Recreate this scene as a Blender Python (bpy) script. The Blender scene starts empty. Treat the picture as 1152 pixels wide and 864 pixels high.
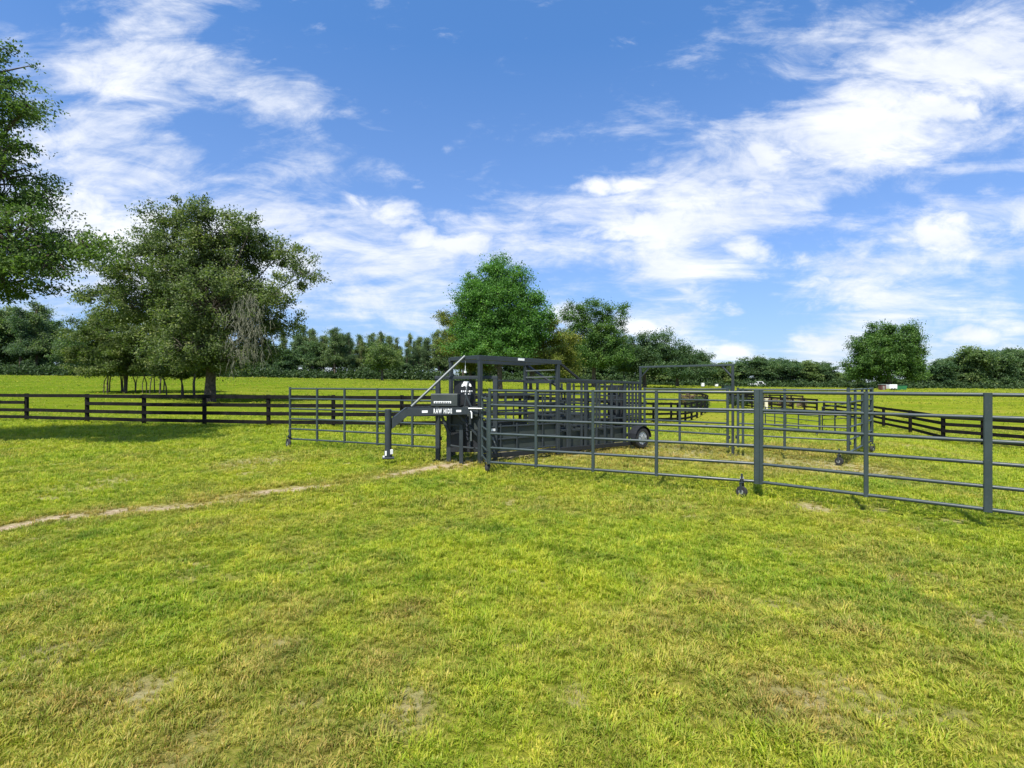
import bpy, math, random
import numpy as np
from mathutils import Vector, Matrix
random.seed(7); rng = np.random.default_rng(7)
S = bpy.context.scene
COL = S.collection
F = 576.0; CX = 576.0; CY = 432.0; EYE = 1.75
R = math.radians

# ---------------------------------------------------------------- terrain
def sstep(a, b, x):
    t = np.clip((x - a) / (b - a), 0, 1); return t * t * (3 - 2 * t)
def hash2(ix, iy, s):
    v = np.sin(ix * 127.1 + iy * 311.7 + s * 74.7) * 43758.5453
    return v - np.floor(v)
def vnoise(x, y, s=0):
    x = np.asarray(x, float); y = np.asarray(y, float)
    ix = np.floor(x); iy = np.floor(y); fx = x - ix; fy = y - iy
    fx = fx * fx * (3 - 2 * fx); fy = fy * fy * (3 - 2 * fy)
    a = hash2(ix, iy, s); b = hash2(ix + 1, iy, s); c = hash2(ix, iy + 1, s); d = hash2(ix + 1, iy + 1, s)
    return (a * (1 - fx) + b * fx) * (1 - fy) + (c * (1 - fx) + d * fx) * fy
def fbm(x, y, s=0, o=4):
    r = 0; a = .5; n = 0
    for k in range(o):
        r = r + a * vnoise(x * 2 ** k, y * 2 ** k, s + k * 13); n += a; a *= .5
    return r / n
def terr(X, Y):
    X = np.asarray(X, float); Y = np.asarray(Y, float)
    u = CX + F * X / np.maximum(Y, 6)
    zf = np.interp(u, [-600, 0, 300, 480, 576, 720, 860, 1152, 1800], [4.2, 4.1, 3.5, 2.7, 2.2, 1.5, .85, .35, .3])
    base = sstep(22, 150, Y) * zf
    dip = -.9 * sstep(560, 790, u) * sstep(0, 1, (Y - (13.5 - 6 * sstep(1000, 1120, u))) / 13.5) * (1 - sstep(50, 120, Y))
    return base + dip
def tz(x, y): return float(terr(x, y))
def hit(px, py):
    k = (py - CY) / F; a = (px - CX) / F
    Y = 2.0
    while Y < 400:
        if EYE - k * Y <= tz(a * Y, Y): break
        Y *= 1.004
    return Vector((a * Y, Y, tz(a * Y, Y)))

# ---------------------------------------------------------------- dirt, dryness masks
PATH = [(-60, 607), (0, 595), (60, 584), (110, 578), (160, 573), (215, 567), (262, 560), (310, 552), (345, 549), (390, 543), (430, 537), (470, 530), (500, 524), (530, 521)]
PATHW = [hit(*p) for p in PATH]
def path_dist(X, Y):
    d = np.full(np.shape(X), 1e9)
    for a, b in zip(PATHW[:-1], PATHW[1:]):
        vx, vy = b.x - a.x, b.y - a.y; L = vx * vx + vy * vy
        t = np.clip(((X - a.x) * vx + (Y - a.y) * vy) / L, 0, 1)
        d = np.minimum(d, np.hypot(X - a.x - t * vx, Y - a.y - t * vy))
    return d
SPOTS = [(460, 800, .15, .6), (645, 785, .10, .45), (150, 785, .2, .5), (915, 571, .28, .65), (985, 573, .2, .4), (905, 790, .22, .5), (970, 785, .22, .5), (880, 680, .12, .5),
         (285, 520, .8, .55), (110, 545, .8, .4), (520, 521, .7, .9), (575, 512, .9, .9), (640, 505, 1.1, .8), (700, 500, .9, .9), (760, 508, 1.3, .5), (860, 520, 1.2, .5), (950, 527, .9, .7), (1035, 465+38, .9, .7),
         (1110, 700, .25, .5), (40, 740, .3, .45), (1010, 500, 1.0, .5)]
SPW = [(hit(a, b), r, w) for a, b, r, w in SPOTS]
def dirt(X, Y):
    n = fbm(X * 1.7, Y * 1.7, 3); n2 = fbm(X * 6, Y * 6, 9)
    d = path_dist(X, Y)
    brk = fbm(X * .9, Y * 2.2, 21)
    r = np.clip(1.5 - d / (.10 + .24 * n), 0, 1) * np.clip((brk - .34) * 5, 0, 1) * np.clip(n2 * 2.6 - .35, 0, 1)
    for p, rad, w in SPW:
        q = np.hypot((X - p.x), (Y - p.y) * .75) / rad
        r = np.maximum(r, w * np.clip(1.5 - q - (n2 - .5) * 1.6, 0, 1) * np.clip(n2 * 2.2 - .3, 0, 1))
    m = fbm(X * 2.6, Y * 2.6, 31)
    r = np.maximum(r, .55 * np.clip((m - .66) * 7, 0, 1) * np.clip(n2 * 2 - .4, 0, 1) * (1 - sstep(14, 22, Y)))
    return np.clip(r, 0, 1)
def dry(X, Y):
    n = fbm(X * .55, Y * .55, 41) * .6 + fbm(X * 2.5, Y * 2.5, 45, 3) * .4
    r = np.clip((n - .47) * 1.9 + .10, 0, 1) * (1 - .35 * sstep(3.5, 6, Y))
    # greener strip along the left fence: tree shade put into the grass colour
    g = sstep(15, 19, Y) * (1 - sstep(27, 32, Y)) * (1 - sstep(-8, -3, X))
    r = r * (1 - .75 * g)
    pd = path_dist(X, Y)
    r = np.clip(r + .45 * np.clip(1 - pd / .9, 0, 1), 0, 1)
    inside = sstep(9, 11, Y) * (1 - sstep(14, 17, Y)) * sstep(-1, 1.5, X) * (1 - sstep(8, 10, X))
    r = np.clip(r + .35 * inside, 0, 1)
    return r

# ---------------------------------------------------------------- materials
def new_mat(name):
    m = bpy.data.materials.new(name); m.use_nodes = True
    nt = m.node_tree; b = nt.nodes['Principled BSDF']
    return m, nt, b
def N(nt, t, **kw):
    n = nt.nodes.new(t)
    for k, v in kw.items(): setattr(n, k, v)
    return n
def L(nt, a, b): nt.links.new(a, b)
def noise(nt, scale, detail=4, vec=None, rough=.5, dist=0):
    n = N(nt, 'ShaderNodeTexNoise'); n.inputs['Scale'].default_value = scale; n.inputs['Detail'].default_value = detail
    n.inputs['Roughness'].default_value = rough; n.inputs['Distortion'].default_value = dist
    if vec is not None: L(nt, vec, n.inputs['Vector'])
    return n.outputs['Fac']
def ramp(nt, fac, stops, mode='LINEAR'):
    n = N(nt, 'ShaderNodeValToRGB'); e = n.color_ramp.elements; n.color_ramp.interpolation = mode
    while len(e) < len(stops): e.new(.5)
    for el, (p, c) in zip(e, stops):
        el.position = p; el.color = (*c, 1) if len(c) == 3 else c
    L(nt, fac, n.inputs[0]); return n.outputs[0]
def mix(nt, fac, a, b, mode='MIX'):
    n = N(nt, 'ShaderNodeMix', data_type='RGBA', blend_type=mode)
    for s, v in ((0, fac), (6, a), (7, b)):
        if isinstance(v, (int, float)): n.inputs[s].default_value = v
        elif isinstance(v, tuple): n.inputs[s].default_value = (*v, 1)
        else: L(nt, v, n.inputs[s])
    return n.outputs[2]
def math_(nt, op, a, b=None, c=None, clamp=False):
    n = N(nt, 'ShaderNodeMath', operation=op, use_clamp=clamp)
    for i, v in enumerate((a, b, c)):
        if v is None: continue
        if isinstance(v, (int, float)): n.inputs[i].default_value = v
        else: L(nt, v, n.inputs[i])
    return n.outputs[0]
def bump(nt, b, h, strength=.3, dist=.02):
    n = N(nt, 'ShaderNodeBump'); n.inputs['Strength'].default_value = strength; n.inputs['Distance'].default_value = dist
    L(nt, h, n.inputs['Height']); L(nt, n.outputs[0], b.inputs['Normal'])
def attr(nt, name, typ='GEOMETRY'):
    n = N(nt, 'ShaderNodeAttribute', attribute_name=name, attribute_type=typ); return n

def simple(name, col, rough=.6, metal=0, var=.25, sc=6, spec=.5, bmp=0, col2=None):
    m, nt, b = new_mat(name)
    g = N(nt, 'ShaderNodeNewGeometry').outputs['Position']
    f = noise(nt, sc, 5, g)
    c2 = col2 or tuple(min(1, c * (1 + var)) for c in col); c1 = tuple(c * (1 - var) for c in col)
    L(nt, ramp(nt, f, [(.3, c1), (.7, c2)]), b.inputs['Base Color'])
    b.inputs['Roughness'].default_value = rough; b.inputs['Metallic'].default_value = metal
    b.inputs['Specular IOR Level'].default_value = spec
    if bmp: bump(nt, b, noise(nt, sc * 6, 3, g), bmp, .01)
    return m
def steel(name, col, rough=.38):
    m, nt, b = new_mat(name)
    g = N(nt, 'ShaderNodeNewGeometry').outputs['Position']
    f = noise(nt, 3, 6, g, .65); f2 = noise(nt, 45, 3, g)
    c = ramp(nt, f, [(.3, tuple(v * .8 for v in col)), (.62, col), (.8, tuple(v * 1.45 + .006 for v in col))])
    dust = ramp(nt, f2, [(.60, (0, 0, 0)), (.78, (.35, .35, .35))])
    c = mix(nt, dust, c, (.12, .11, .09))
    c = mix(nt, ramp(nt, noise(nt, 7, 5, g, .75), [(.66, (0, 0, 0)), (.74, (.7, .7, .7))]), c, (.085, .045, .025))
    L(nt, c, b.inputs['Base Color'])
    L(nt, ramp(nt, f, [(.3, (rough - .08,) * 3), (.75, (rough + .2,) * 3)]), b.inputs['Roughness'])
    b.inputs['Specular IOR Level'].default_value = .45
    bump(nt, b, f2, .08, .004)
    return m
M = {}
M['panel'] = steel('panel_paint', (.036, .052, .052), .36)
M['frame'] = steel('frame_paint', (.026, .034, .039), .42)
M['sheet'] = steel('sheet_paint', (.036, .046, .042), .5)
M['black'] = steel('black_paint', (.012, .014, .017), .5)
M['galv'] = simple('galvanised_steel', (.42, .44, .44), .38, .6, .15, 12)
M['palepipe'] = simple('pale_pipe', (.125, .14, .135), .45, .3, .15, 12)
M['rubber'] = simple('rubber', (.018, .018, .018), .85, 0, .3, 20)
M['white'] = simple('white_paint', (.78, .79, .78), .5, 0, .06, 20)
M['rim'] = simple('rim_paint', (.42, .45, .48), .35, .2, .15, 30)
M['fence'] = simple('black_board', (.005, .0048, .0045), .8, 0, .5, 5, .15, .25, (.012, .011, .010))
M['bark'] = simple('bark', (.085, .07, .055), .9, 0, .5, 7, .2, .7)
M['pinebark'] = simple('pine_bark', (.13, .095, .07), .9, 0, .4, 4, .2, .5)
M['moss'] = simple('grey_moss', (.135, .135, .095), .95, 0, .3, 8, .1)
M['cream'] = simple('cream_paint', (.6, .56, .4), .6, 0, .15, 3)
M['roof'] = simple('shed_roof', (.36, .40, .40), .5, .2, .15, 2)
M['darkgreen'] = simple('dark_green_paint', (.012, .035, .030), .6, 0, .2, 3)
M['midgreen'] = simple('green_paint', (.02, .14, .05), .6, 0, .2, 3)
M['redbrown'] = simple('red_brown_paint', (.10, .035, .03), .6, 0, .2, 3)
M['glass'] = simple('dark_glass', (.02, .025, .03), .1, 0, .1, 3)
M['greywood'] = simple('weathered_wood', (.17, .16, .14), .9, 0, .4, 3)

def leafmat(name, dark, mid, light, transl=.35, perobj=False):
    m, nt, b = new_mat(name)
    g = N(nt, 'ShaderNodeNewGeometry'); p = g.outputs['Position']
    wn = g.outputs['Random Per Island']
    f = noise(nt, .45, 4, p)
    up_ = lambda q: tuple(min(1, v * k_) for v, k_ in zip(q, (1.24, 1.2, 1.3)))
    c = ramp(nt, f, [(.3, up_(dark)), (.52, up_(mid)), (.72, up_(light))])
    c2 = ramp(nt, wn, [(0, (.50, .56, .5)), (.55, (1, 1, 1)), (.93, (1.35, 1.25, 1.1)), (1, (1.7, 1.45, 1.1))])
    c = mix(nt, 1.0, c, ramp(nt, N(nt, 'ShaderNodeObjectInfo').outputs['Random'], [(0, (.72, .80, .85)), (.5, (1, 1, 1)), (1, (1.4, 1.22, .95))]), 'MULTIPLY') if perobj else c
    c = mix(nt, 1.0, c, c2, 'MULTIPLY')
    L(nt, c, b.inputs['Base Color']); b.inputs['Roughness'].default_value = .62; b.inputs['Specular IOR Level'].default_value = .2
    tr = N(nt, 'ShaderNodeBsdfTranslucent'); L(nt, mix(nt, 1.0, c, (1.2, 1.5, .6), 'MULTIPLY'), tr.inputs[0])
    mx = N(nt, 'ShaderNodeMixShader'); mx.inputs[0].default_value = transl
    L(nt, b.outputs[0], mx.inputs[1]); L(nt, tr.outputs[0], mx.inputs[2]); L(nt, mx.outputs[0], nt.nodes['Material Output'].inputs[0])
    return m
M['leaf_oak'] = leafmat('leaf_live_oak', (.06, .088, .032), (.105, .142, .052), (.165, .195, .075))
M['leaf_near'] = leafmat('leaf_near_oak', (.04, .072, .02), (.075, .125, .034), (.12, .175, .048))
M['leaf_bush'] = leafmat('leaf_small_tree', (.055, .085, .024), (.095, .13, .04), (.14, .17, .052))
M['leaf_bright'] = leafmat('leaf_bright', (.05, .12, .025), (.08, .18, .04), (.13, .25, .06))
M['leaf_yellow'] = leafmat('leaf_olive', (.085, .11, .022), (.14, .165, .035), (.19, .20, .05))
M['leaf_far'] = leafmat('leaf_far', (.045, .088, .036), (.082, .135, .054), (.13, .18, .072), .35, True)
M['leaf_dark'] = leafmat('leaf_dark', (.038, .08, .02), (.068, .135, .032), (.11, .185, .045))
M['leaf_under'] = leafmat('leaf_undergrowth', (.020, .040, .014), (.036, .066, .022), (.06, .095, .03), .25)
M['leaf_dry'] = leafmat('leaf_dry', (.07, .05, .03), (.13, .095, .06), (.22, .17, .11), .1)
M['leaf_pine'] = leafmat('needles_pine', (.06, .098, .048), (.10, .15, .066), (.15, .20, .09), .35, True)

def grass_col(nt, dryv, pos):
    f = noise(nt, 3.2, 5, pos, .6); f2 = noise(nt, .35, 3, pos)
    green = ramp(nt, f, [(.28, (.10, .205, .012)), (.5, (.225, .33, .017)), (.72, (.38, .44, .026))])
    green = mix(nt, ramp(nt, f2, [(.40, (0, 0, 0)), (.66, (.6, .6, .6))]), green, (.38, .42, .020))
    green = mix(nt, ramp(nt, noise(nt, 1.1, 4, pos, .55), [(.52, (0, 0, 0)), (.66, (.6, .6, .6))]), green, (.085, .185, .014))
    dryc = ramp(nt, f, [(.3, (.22, .16, .065)), (.6, (.36, .29, .10)), (.75, (.46, .37, .15))])
    return mix(nt, dryv, green, dryc)
def ground_mat():
    m, nt, b = new_mat('pasture_ground')
    pos = N(nt, 'ShaderNodeNewGeometry').outputs['Position']
    d = attr(nt, 'dry').outputs['Fac']; di = attr(nt, 'dirt').outputs['Fac']; far = attr(nt, 'far').outputs['Fac']
    mp = N(nt, 'ShaderNodeMapping'); mp.inputs['Scale'].default_value = (.35, 1.2, 1); L(nt, pos, mp.inputs[0])
    fs = noise(nt, .22, 6, mp.outputs[0], .65)
    d2 = math_(nt, 'ADD', d, math_(nt, 'MULTIPLY', math_(nt, 'SUBTRACT', noise(nt, 9, 6, pos, .7), .5), 1.1), clamp=True)
    c = grass_col(nt, math_(nt, 'MULTIPLY', d2, .8), pos)
    # thatch and soil seen between the blades close by
    thatch = ramp(nt, noise(nt, 30, 6, pos, .75), [(.3, (.035, .035, .008)), (.5, (.12, .115, .018)), (.7, (.27, .17, .075))])
    c = mix(nt, math_(nt, 'MULTIPLY', math_(nt, 'SUBTRACT', 1.0, far), .68), c, thatch)
    farc = ramp(nt, fs, [(.3, (.078, .120, .008)), (.5, (.13, .162, .012)), (.68, (.205, .19, .026))])
    spk = ramp(nt, noise(nt, 2.2, 6, pos, .8), [(.3, (.62, .66, .6)), (.55, (1, 1, 1)), (.75, (1.25, 1.2, 1.2))])
    farc = mix(nt, 1.0, farc, spk, 'MULTIPLY')
    mp2 = N(nt, 'ShaderNodeMapping'); mp2.inputs['Scale'].default_value = (.10, .16, 1); L(nt, pos, mp2.inputs[0])
    tan = ramp(nt, noise(nt, 1.0, 7, mp2.outputs[0], .62), [(.50, (0, 0, 0)), (.66, (.65, .65, .65))])
    farc = mix(nt, tan, farc, (.23, .19, .035))
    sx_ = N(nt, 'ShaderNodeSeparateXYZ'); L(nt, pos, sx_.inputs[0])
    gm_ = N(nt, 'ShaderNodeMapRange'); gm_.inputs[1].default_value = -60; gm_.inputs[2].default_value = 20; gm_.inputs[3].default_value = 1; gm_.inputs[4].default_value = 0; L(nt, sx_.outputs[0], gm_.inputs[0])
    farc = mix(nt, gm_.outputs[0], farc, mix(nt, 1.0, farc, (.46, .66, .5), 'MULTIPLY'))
    c = mix(nt, math_(nt, 'MULTIPLY', far, .85), c, farc)
    soil = ramp(nt, noise(nt, 14, 6, pos, .7), [(.25, (.12, .07, .035)), (.5, (.34, .26, .17)), (.75, (.62, .54, .42))])
    c = mix(nt, di, c, soil)
    L(nt, c, b.inputs['Base Color']); b.inputs['Roughness'].default_value = 1; b.inputs['Specular IOR Level'].default_value = 0
    bump(nt, b, noise(nt, 22, 6, pos, .75), .9, .03)
    return m
def blade_mat():
    m, nt, b = new_mat('grass_blades')
    pos = N(nt, 'ShaderNodeNewGeometry').outputs['Position']
    d = attr(nt, 'dryi', 'INSTANCER').outputs['Fac']
    rnd = N(nt, 'ShaderNodeNewGeometry').outputs['Random Per Island']
    oi = N(nt, 'ShaderNodeObjectInfo').outputs['Random']
    v = math_(nt, 'ADD', math_(nt, 'MULTIPLY', d, 1.0), math_(nt, 'MULTIPLY', math_(nt, 'SUBTRACT', rnd, .60), 1.25), clamp=True)
    c = grass_col(nt, v, pos)
    k = ramp(nt, rnd, [(0, (.42, .5, .45)), (.45, (1, 1, 1)), (1, (1.5, 1.35, 1.1))])
    c = mix(nt, 1.0, c, k, 'MULTIPLY')
    k2 = ramp(nt, oi, [(0, (.75, .85, .8)), (.6, (1, 1, 1)), (1, (1.15, 1.1, 1.1))])
    c = mix(nt, 1.0, c, k2, 'MULTIPLY')
    L(nt, c, b.inputs['Base Color']); b.inputs['Roughness'].default_value = .5; b.inputs['Specular IOR Level'].default_value = .25
    tr = N(nt, 'ShaderNodeBsdfTranslucent'); L(nt, mix(nt, 1.0, c, (1.25, 1.35, .8), 'MULTIPLY'), tr.inputs[0])
    mx = N(nt, 'ShaderNodeMixShader'); mx.inputs[0].default_value = .4
    L(nt, b.outputs[0], mx.inputs[1]); L(nt, tr.outputs[0], mx.inputs[2]); L(nt, mx.outputs[0], nt.nodes['Material Output'].inputs[0])
    return m
M['ground'] = ground_mat(); M['blade'] = blade_mat()

# ---------------------------------------------------------------- mesh helpers
def link_mesh(name, V, Fc, mat, parent=None, smooth=False):
    me = bpy.data.meshes.new(name); me.from_pydata([tuple(v) for v in V], [], Fc); me.update()
    if smooth: me.polygons.foreach_set('use_smooth', [True] * len(me.polygons))
    me.materials.append(M[mat] if isinstance(mat, str) else mat)
    o = bpy.data.objects.new(name, me); COL.objects.link(o)
    if parent: o.parent = parent
    return o
class MB:
    def __init__(s): s.V = []; s.F = []; s.sm = False
    def add(s, V, Fc):
        b = len(s.V); s.V += [Vector(v) for v in V]; s.F += [tuple(i + b for i in f) for f in Fc]; return s
    def tube(s, p0, p1, r, r1=None, n=10, cap=True):
        p0 = Vector(p0); p1 = Vector(p1); r1 = r if r1 is None else r1
        d = (p1 - p0).normalized(); a = d.orthogonal().normalized(); c = d.cross(a)
        V = []
        for p, rr in ((p0, r), (p1, r1)):
            for k in range(n):
                t = 2 * math.pi * k / n; V.append(p + (a * math.cos(t) + c * math.sin(t)) * rr)
        Fc = [(k, (k + 1) % n, n + (k + 1) % n, n + k) for k in range(n)]
        if cap: Fc += [tuple(range(n - 1, -1, -1)), tuple(range(n, 2 * n))]
        s.sm = True
        return s.add(V, Fc)
    def path(s, pts, rs, n=8):
        rings = []; V = []; a = None
        for i, p in enumerate(pts):
            p = Vector(p); d = (Vector(pts[min(i + 1, len(pts) - 1)]) - Vector(pts[max(i - 1, 0)])).normalized()
            a = d.orthogonal().normalized() if a is None else (a - d * a.dot(d)).normalized()
            c = d.cross(a)
            for k in range(n):
                t = 2 * math.pi * k / n; V.append(p + (a * math.cos(t) + c * math.sin(t)) * rs[i])
        Fc = [(i * n + k, i * n + (k + 1) % n, (i + 1) * n + (k + 1) % n, (i + 1) * n + k) for i in range(len(pts) - 1) for k in range(n)]
        Fc += [tuple(range(n - 1, -1, -1)), tuple(range((len(pts) - 1) * n, len(pts) * n))]
        s.sm = True
        return s.add(V, Fc)
    def beam(s, p0, p1, w, h, up=(0, 0, 1), bev=.006):
        # rectangular bar from p0 to p1, w sideways and h along up, with chamfered long edges
        p0 = Vector(p0); p1 = Vector(p1); d = (p1 - p0).normalized(); u = Vector(up)
        if abs(d.dot(u)) > .98: u = Vector((0, 1, 0)) if abs(d.y) < .9 else Vector((1, 0, 0))
        sd = d.cross(u).normalized(); u = sd.cross(d).normalized(); b = min(bev, w * .3, h * .3)
        w2, h2 = w / 2, h / 2
        prof = [(w2, h2 - b), (w2 - b, h2), (-w2 + b, h2), (-w2, h2 - b), (-w2, -h2 + b), (-w2 + b, -h2), (w2 - b, -h2), (w2, -h2 + b)]
        V = [p + sd * x + u * y for p in (p0, p1) for x, y in prof]; n = 8
        Fc = [(k, (k + 1) % n, n + (k + 1) % n, n + k) for k in range(n)] + [tuple(range(n - 1, -1, -1)), tuple(range(n, 2 * n))]
        return s.add(V, Fc)
    def post(s, x, y, z0, z1, w, d=None, ang=0, bev=.006):
        d = d or w
        return s.beam((x, y, z0), (x, y, z1), w, d, (-math.sin(ang), math.cos(ang), 0), bev) if True else s
    def box(s, c, size, ang=0, bev=.01):
        c = Vector(c); ca, sa = math.cos(ang), math.sin(ang); ax = Vector((ca, sa, 0)); hx = size[0] / 2
        return s.beam(c - ax * hx, c + ax * hx, size[1], size[2], (0, 0, 1), bev)
    def build(s, name, mat, parent=None):
        o = link_mesh(name, s.V, s.F, mat, parent)
        if s.sm:
            me = o.data; me.polygons.foreach_set('use_smooth', [len(p.vertices) == 4 and False or len(p.vertices) == 4 for p in me.polygons])
            try: me.set_sharp_from_angle(angle=R(50))
            except Exception: pass
        return o
def tag(o, label=None, cat=None, group=None, kind=None):
    if label: o['label'] = label
    if cat: o['category'] = cat
    if group: o['group'] = group
    if kind: o['kind'] = kind
    return o
def empty(name, loc=(0, 0, 0), rz=0):
    o = bpy.data.objects.new(name, None); COL.objects.link(o); o.location = loc; o.rotation_euler = (0, 0, rz); o.empty_display_size = .2
    return o
def copy_tree(o, parent=None):
    c = o.copy(); COL.objects.link(c)
    if parent: c.parent = parent
    for ch in list(o.children): copy_tree(ch, c)
    return c

# ---------------------------------------------------------------- camera, world, sun
cam = bpy.data.cameras.new('camera'); co = bpy.data.objects.new('camera', cam); COL.objects.link(co)
co.location = (0, 0, EYE); co.rotation_euler = (R(90), 0, 0); cam.lens = 18; cam.sensor_width = 36; cam.sensor_fit = 'HORIZONTAL'
cam.clip_end = 12000; S.camera = co
SUN_EL = R(58); SUN_AZ_DIR = Vector((-.45, -1, 0)).normalized()      # horizontal direction towards the sun
sd = Vector((SUN_AZ_DIR.x * math.cos(SUN_EL), SUN_AZ_DIR.y * math.cos(SUN_EL), math.sin(SUN_EL)))
sl = bpy.data.lights.new('sun', 'SUN'); so = bpy.data.objects.new('sun', sl); COL.objects.link(so)
sl.energy = 3.8; sl.angle = R(1.0); sl.color = (1, .955, .88)
so.rotation_euler = sd.to_track_quat('Z', 'Y').to_euler(); so.location = sd * 100
w = bpy.data.worlds.new('World'); S.world = w; w.use_nodes = True
nt = w.node_tree; bg = nt.nodes['Background']; bg.inputs[1].default_value = .10
sky = N(nt, 'ShaderNodeTexSky', sky_type='NISHITA'); sky.sun_disc = False; sky.sun_elevation = SUN_EL
sky.sun_rotation = math.atan2(SUN_AZ_DIR.x, SUN_AZ_DIR.y); sky.air_density = 1.15; sky.dust_density = .25; sky.ozone_density = 3.0; sky.altitude = 0
tc = N(nt, 'ShaderNodeTexCoord').outputs['Generated']
sp = N(nt, 'ShaderNodeSeparateXYZ'); L(nt, tc, sp.inputs[0])
X_, Y_, Z_ = sp.outputs
ay = math_(nt, 'MAXIMUM', math_(nt, 'ABSOLUTE', Y_), .03)
A_ = math_(nt, 'DIVIDE', X_, ay); B_ = math_(nt, 'DIVIDE', Z_, ay)
cmb = N(nt, 'ShaderNodeCombineXYZ'); L(nt, A_, cmb.inputs[0]); L(nt, B_, cmb.inputs[1]); AB = cmb.outputs[0]
zc = math_(nt, 'MAXIMUM', math_(nt, 'ADD', Z_, .10), .02)
cp = N(nt, 'ShaderNodeCombineXYZ'); L(nt, math_(nt, 'DIVIDE', X_, zc), cp.inputs[0]); L(nt, math_(nt, 'DIVIDE', Y_, zc), cp.inputs[1]); PL = cp.outputs[0]
def blob(px, py, sx, sy, rot, wgt):
    mp = N(nt, 'ShaderNodeMapping', vector_type='TEXTURE')
    mp.inputs['Location'].default_value = ((px - CX) / F, (CY - py) / F, 0); mp.inputs['Rotation'].default_value = (0, 0, R(rot))
    mp.inputs['Scale'].default_value = (sx / F, sy / F, 1); L(nt, AB, mp.inputs[0])
    g = N(nt, 'ShaderNodeTexGradient', gradient_type='SPHERICAL'); L(nt, mp.outputs[0], g.inputs[0])
    e = math_(nt, 'POWER', g.outputs['Fac'], .75)
    return math_(nt, 'MULTIPLY', e, wgt)
BL = [(30, 190, 210, 150, 0, .75), (150, 285, 300, 90, 5, .72), (200, 85, 220, 45, -8, .50), (380, 300, 260, 75, 0, .40), (520, 285, 150, 45, 6, .60),
      (435, 238, 110, 36, -12, .42), (250, 180, 240, 90, -15, .22), (385, 180, 90, 30, 0, .2),
      (700, 215, 140, 36, 5, .48), (760, 262, 200, 66, -12, .68), (880, 185, 220, 75, 20, .72), (1050, 110, 270, 95, 28, .85), (760, 320, 120, 50, -35, .55),
      (1140, 60, 220, 100, 20, .4), (1060, 270, 160, 80, 22, .62), (970, 335, 110, 40, 5, .62), (1090, 385, 220, 45, 5, .50), (735, 372, 75, 38, 0, .75), (820, 398, 48, 17, 0, .75),
      (935, 385, 80, 30, 0, .5), (640, 362, 60, 40, 0, .5), (340, 345, 330, 60, 0, .35),(930,60,100,40,10,.35),
      (600, 120, 260, 150, 0, -.30), (880, 350, 110, 60, -20, -.25), (640, 40, 330, 120, 0, -.25)]
acc = None
for bb in BL:
    v = blob(*bb); acc = v if acc is None else math_(nt, 'ADD', acc, v)
front = math_(nt, 'GREATER_THAN', Y_, 0)
acc = math_(nt, 'ADD', math_(nt, 'MULTIPLY', acc, front), math_(nt, 'MULTIPLY', math_(nt, 'SUBTRACT', 1.0, front), .3))
def mapv(vec, rot, sc):
    mp = N(nt, 'ShaderNodeMapping'); mp.inputs['Rotation'].default_value = (0, 0, R(rot)); mp.inputs['Scale'].default_value = sc; L(nt, vec, mp.inputs[0]); return mp.outputs[0]
n1 = noise(nt, 1.0, 10, mapv(PL, 35, (1.1, 2.2, 1)), .62, .5)
n2 = noise(nt, 1.0, 9, mapv(AB, -24, (4.2, 10.5, 1)), .62, .6)
n3 = noise(nt, 3.0, 8, mapv(AB, -20, (1.8, 4.6, 1)), .68, .9)
nn = math_(nt, 'ADD', math_(nt, 'MULTIPLY', n1, .30), math_(nt, 'ADD', math_(nt, 'MULTIPLY', n2, .42), math_(nt, 'MULTIPLY', n3, .28)))
den = math_(nt, 'ADD', math_(nt, 'MULTIPLY', math_(nt, 'SUBTRACT', nn, .5), 6.0), math_(nt, 'SUBTRACT', math_(nt, 'MULTIPLY', acc, .92), .27))
dn = N(nt, 'ShaderNodeMapRange', interpolation_type='SMOOTHSTEP'); dn.inputs[1].default_value = -.38; dn.inputs[2].default_value = .95; L(nt, den, dn.inputs[0])
shade = noise(nt, 1.0, 6, mapv(AB, -15, (3.5, 9, 1)), .6)
cloudc = ramp(nt, shade, [(.3, (3.8, 4.1, 4.7)), (.6, (5.0, 5.1, 5.3))])
skyt = ramp(nt, Z_, [(0, (.29, .39, .64)), (.22, (.34, .52, .80)), (.6, (.37, .68, .96))])
skyc = mix(nt, 1.0, sky.outputs[0], skyt, 'MULTIPLY')
hz = N(nt, 'ShaderNodeMapRange'); hz.inputs[1].default_value = 0; hz.inputs[2].default_value = .35; hz.inputs[3].default_value = 1; hz.inputs[4].default_value = 0; L(nt, Z_, hz.inputs[0])
PB = [(505, 275, 120, 38, 3, .9), (438, 238, 80, 26, -14, .75), (735, 366, 62, 30, 0, 1.0), (822, 396, 44, 14, 0, 1.1), (930, 386, 60, 18, 0, .8), (1045, 262, 120, 42, 20, .8), (985, 335, 90, 22, 5, .8),
      (760, 248, 150, 45, 4, .9), (705, 208, 100, 26, 5, .75), (860, 285, 110, 34, -20, .7), (780, 320, 90, 26, -35, .7), (640, 360, 48, 30, 0, .8), (880, 175, 150, 55, 25, .75), (1060, 110, 170, 60, 28, .8), (110, 250, 170, 70, 5, .7), (350, 290, 110, 24, 5, .6), (1080, 380, 140, 22, 4, .6)]
pa = None
for bb in PB:
    v = blob(*bb); pa = v if pa is None else math_(nt, 'MAXIMUM', pa, v)
pn = noise(nt, 1.0, 10, mapv(AB, -10, (9, 17, 1)), .58, .3)
pd_ = math_(nt, 'ADD', math_(nt, 'MULTIPLY', math_(nt, 'SUBTRACT', pn, .5), 3.2), math_(nt, 'SUBTRACT', math_(nt, 'MULTIPLY', math_(nt, 'MULTIPLY', pa, front), 1.5), .50))
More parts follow.
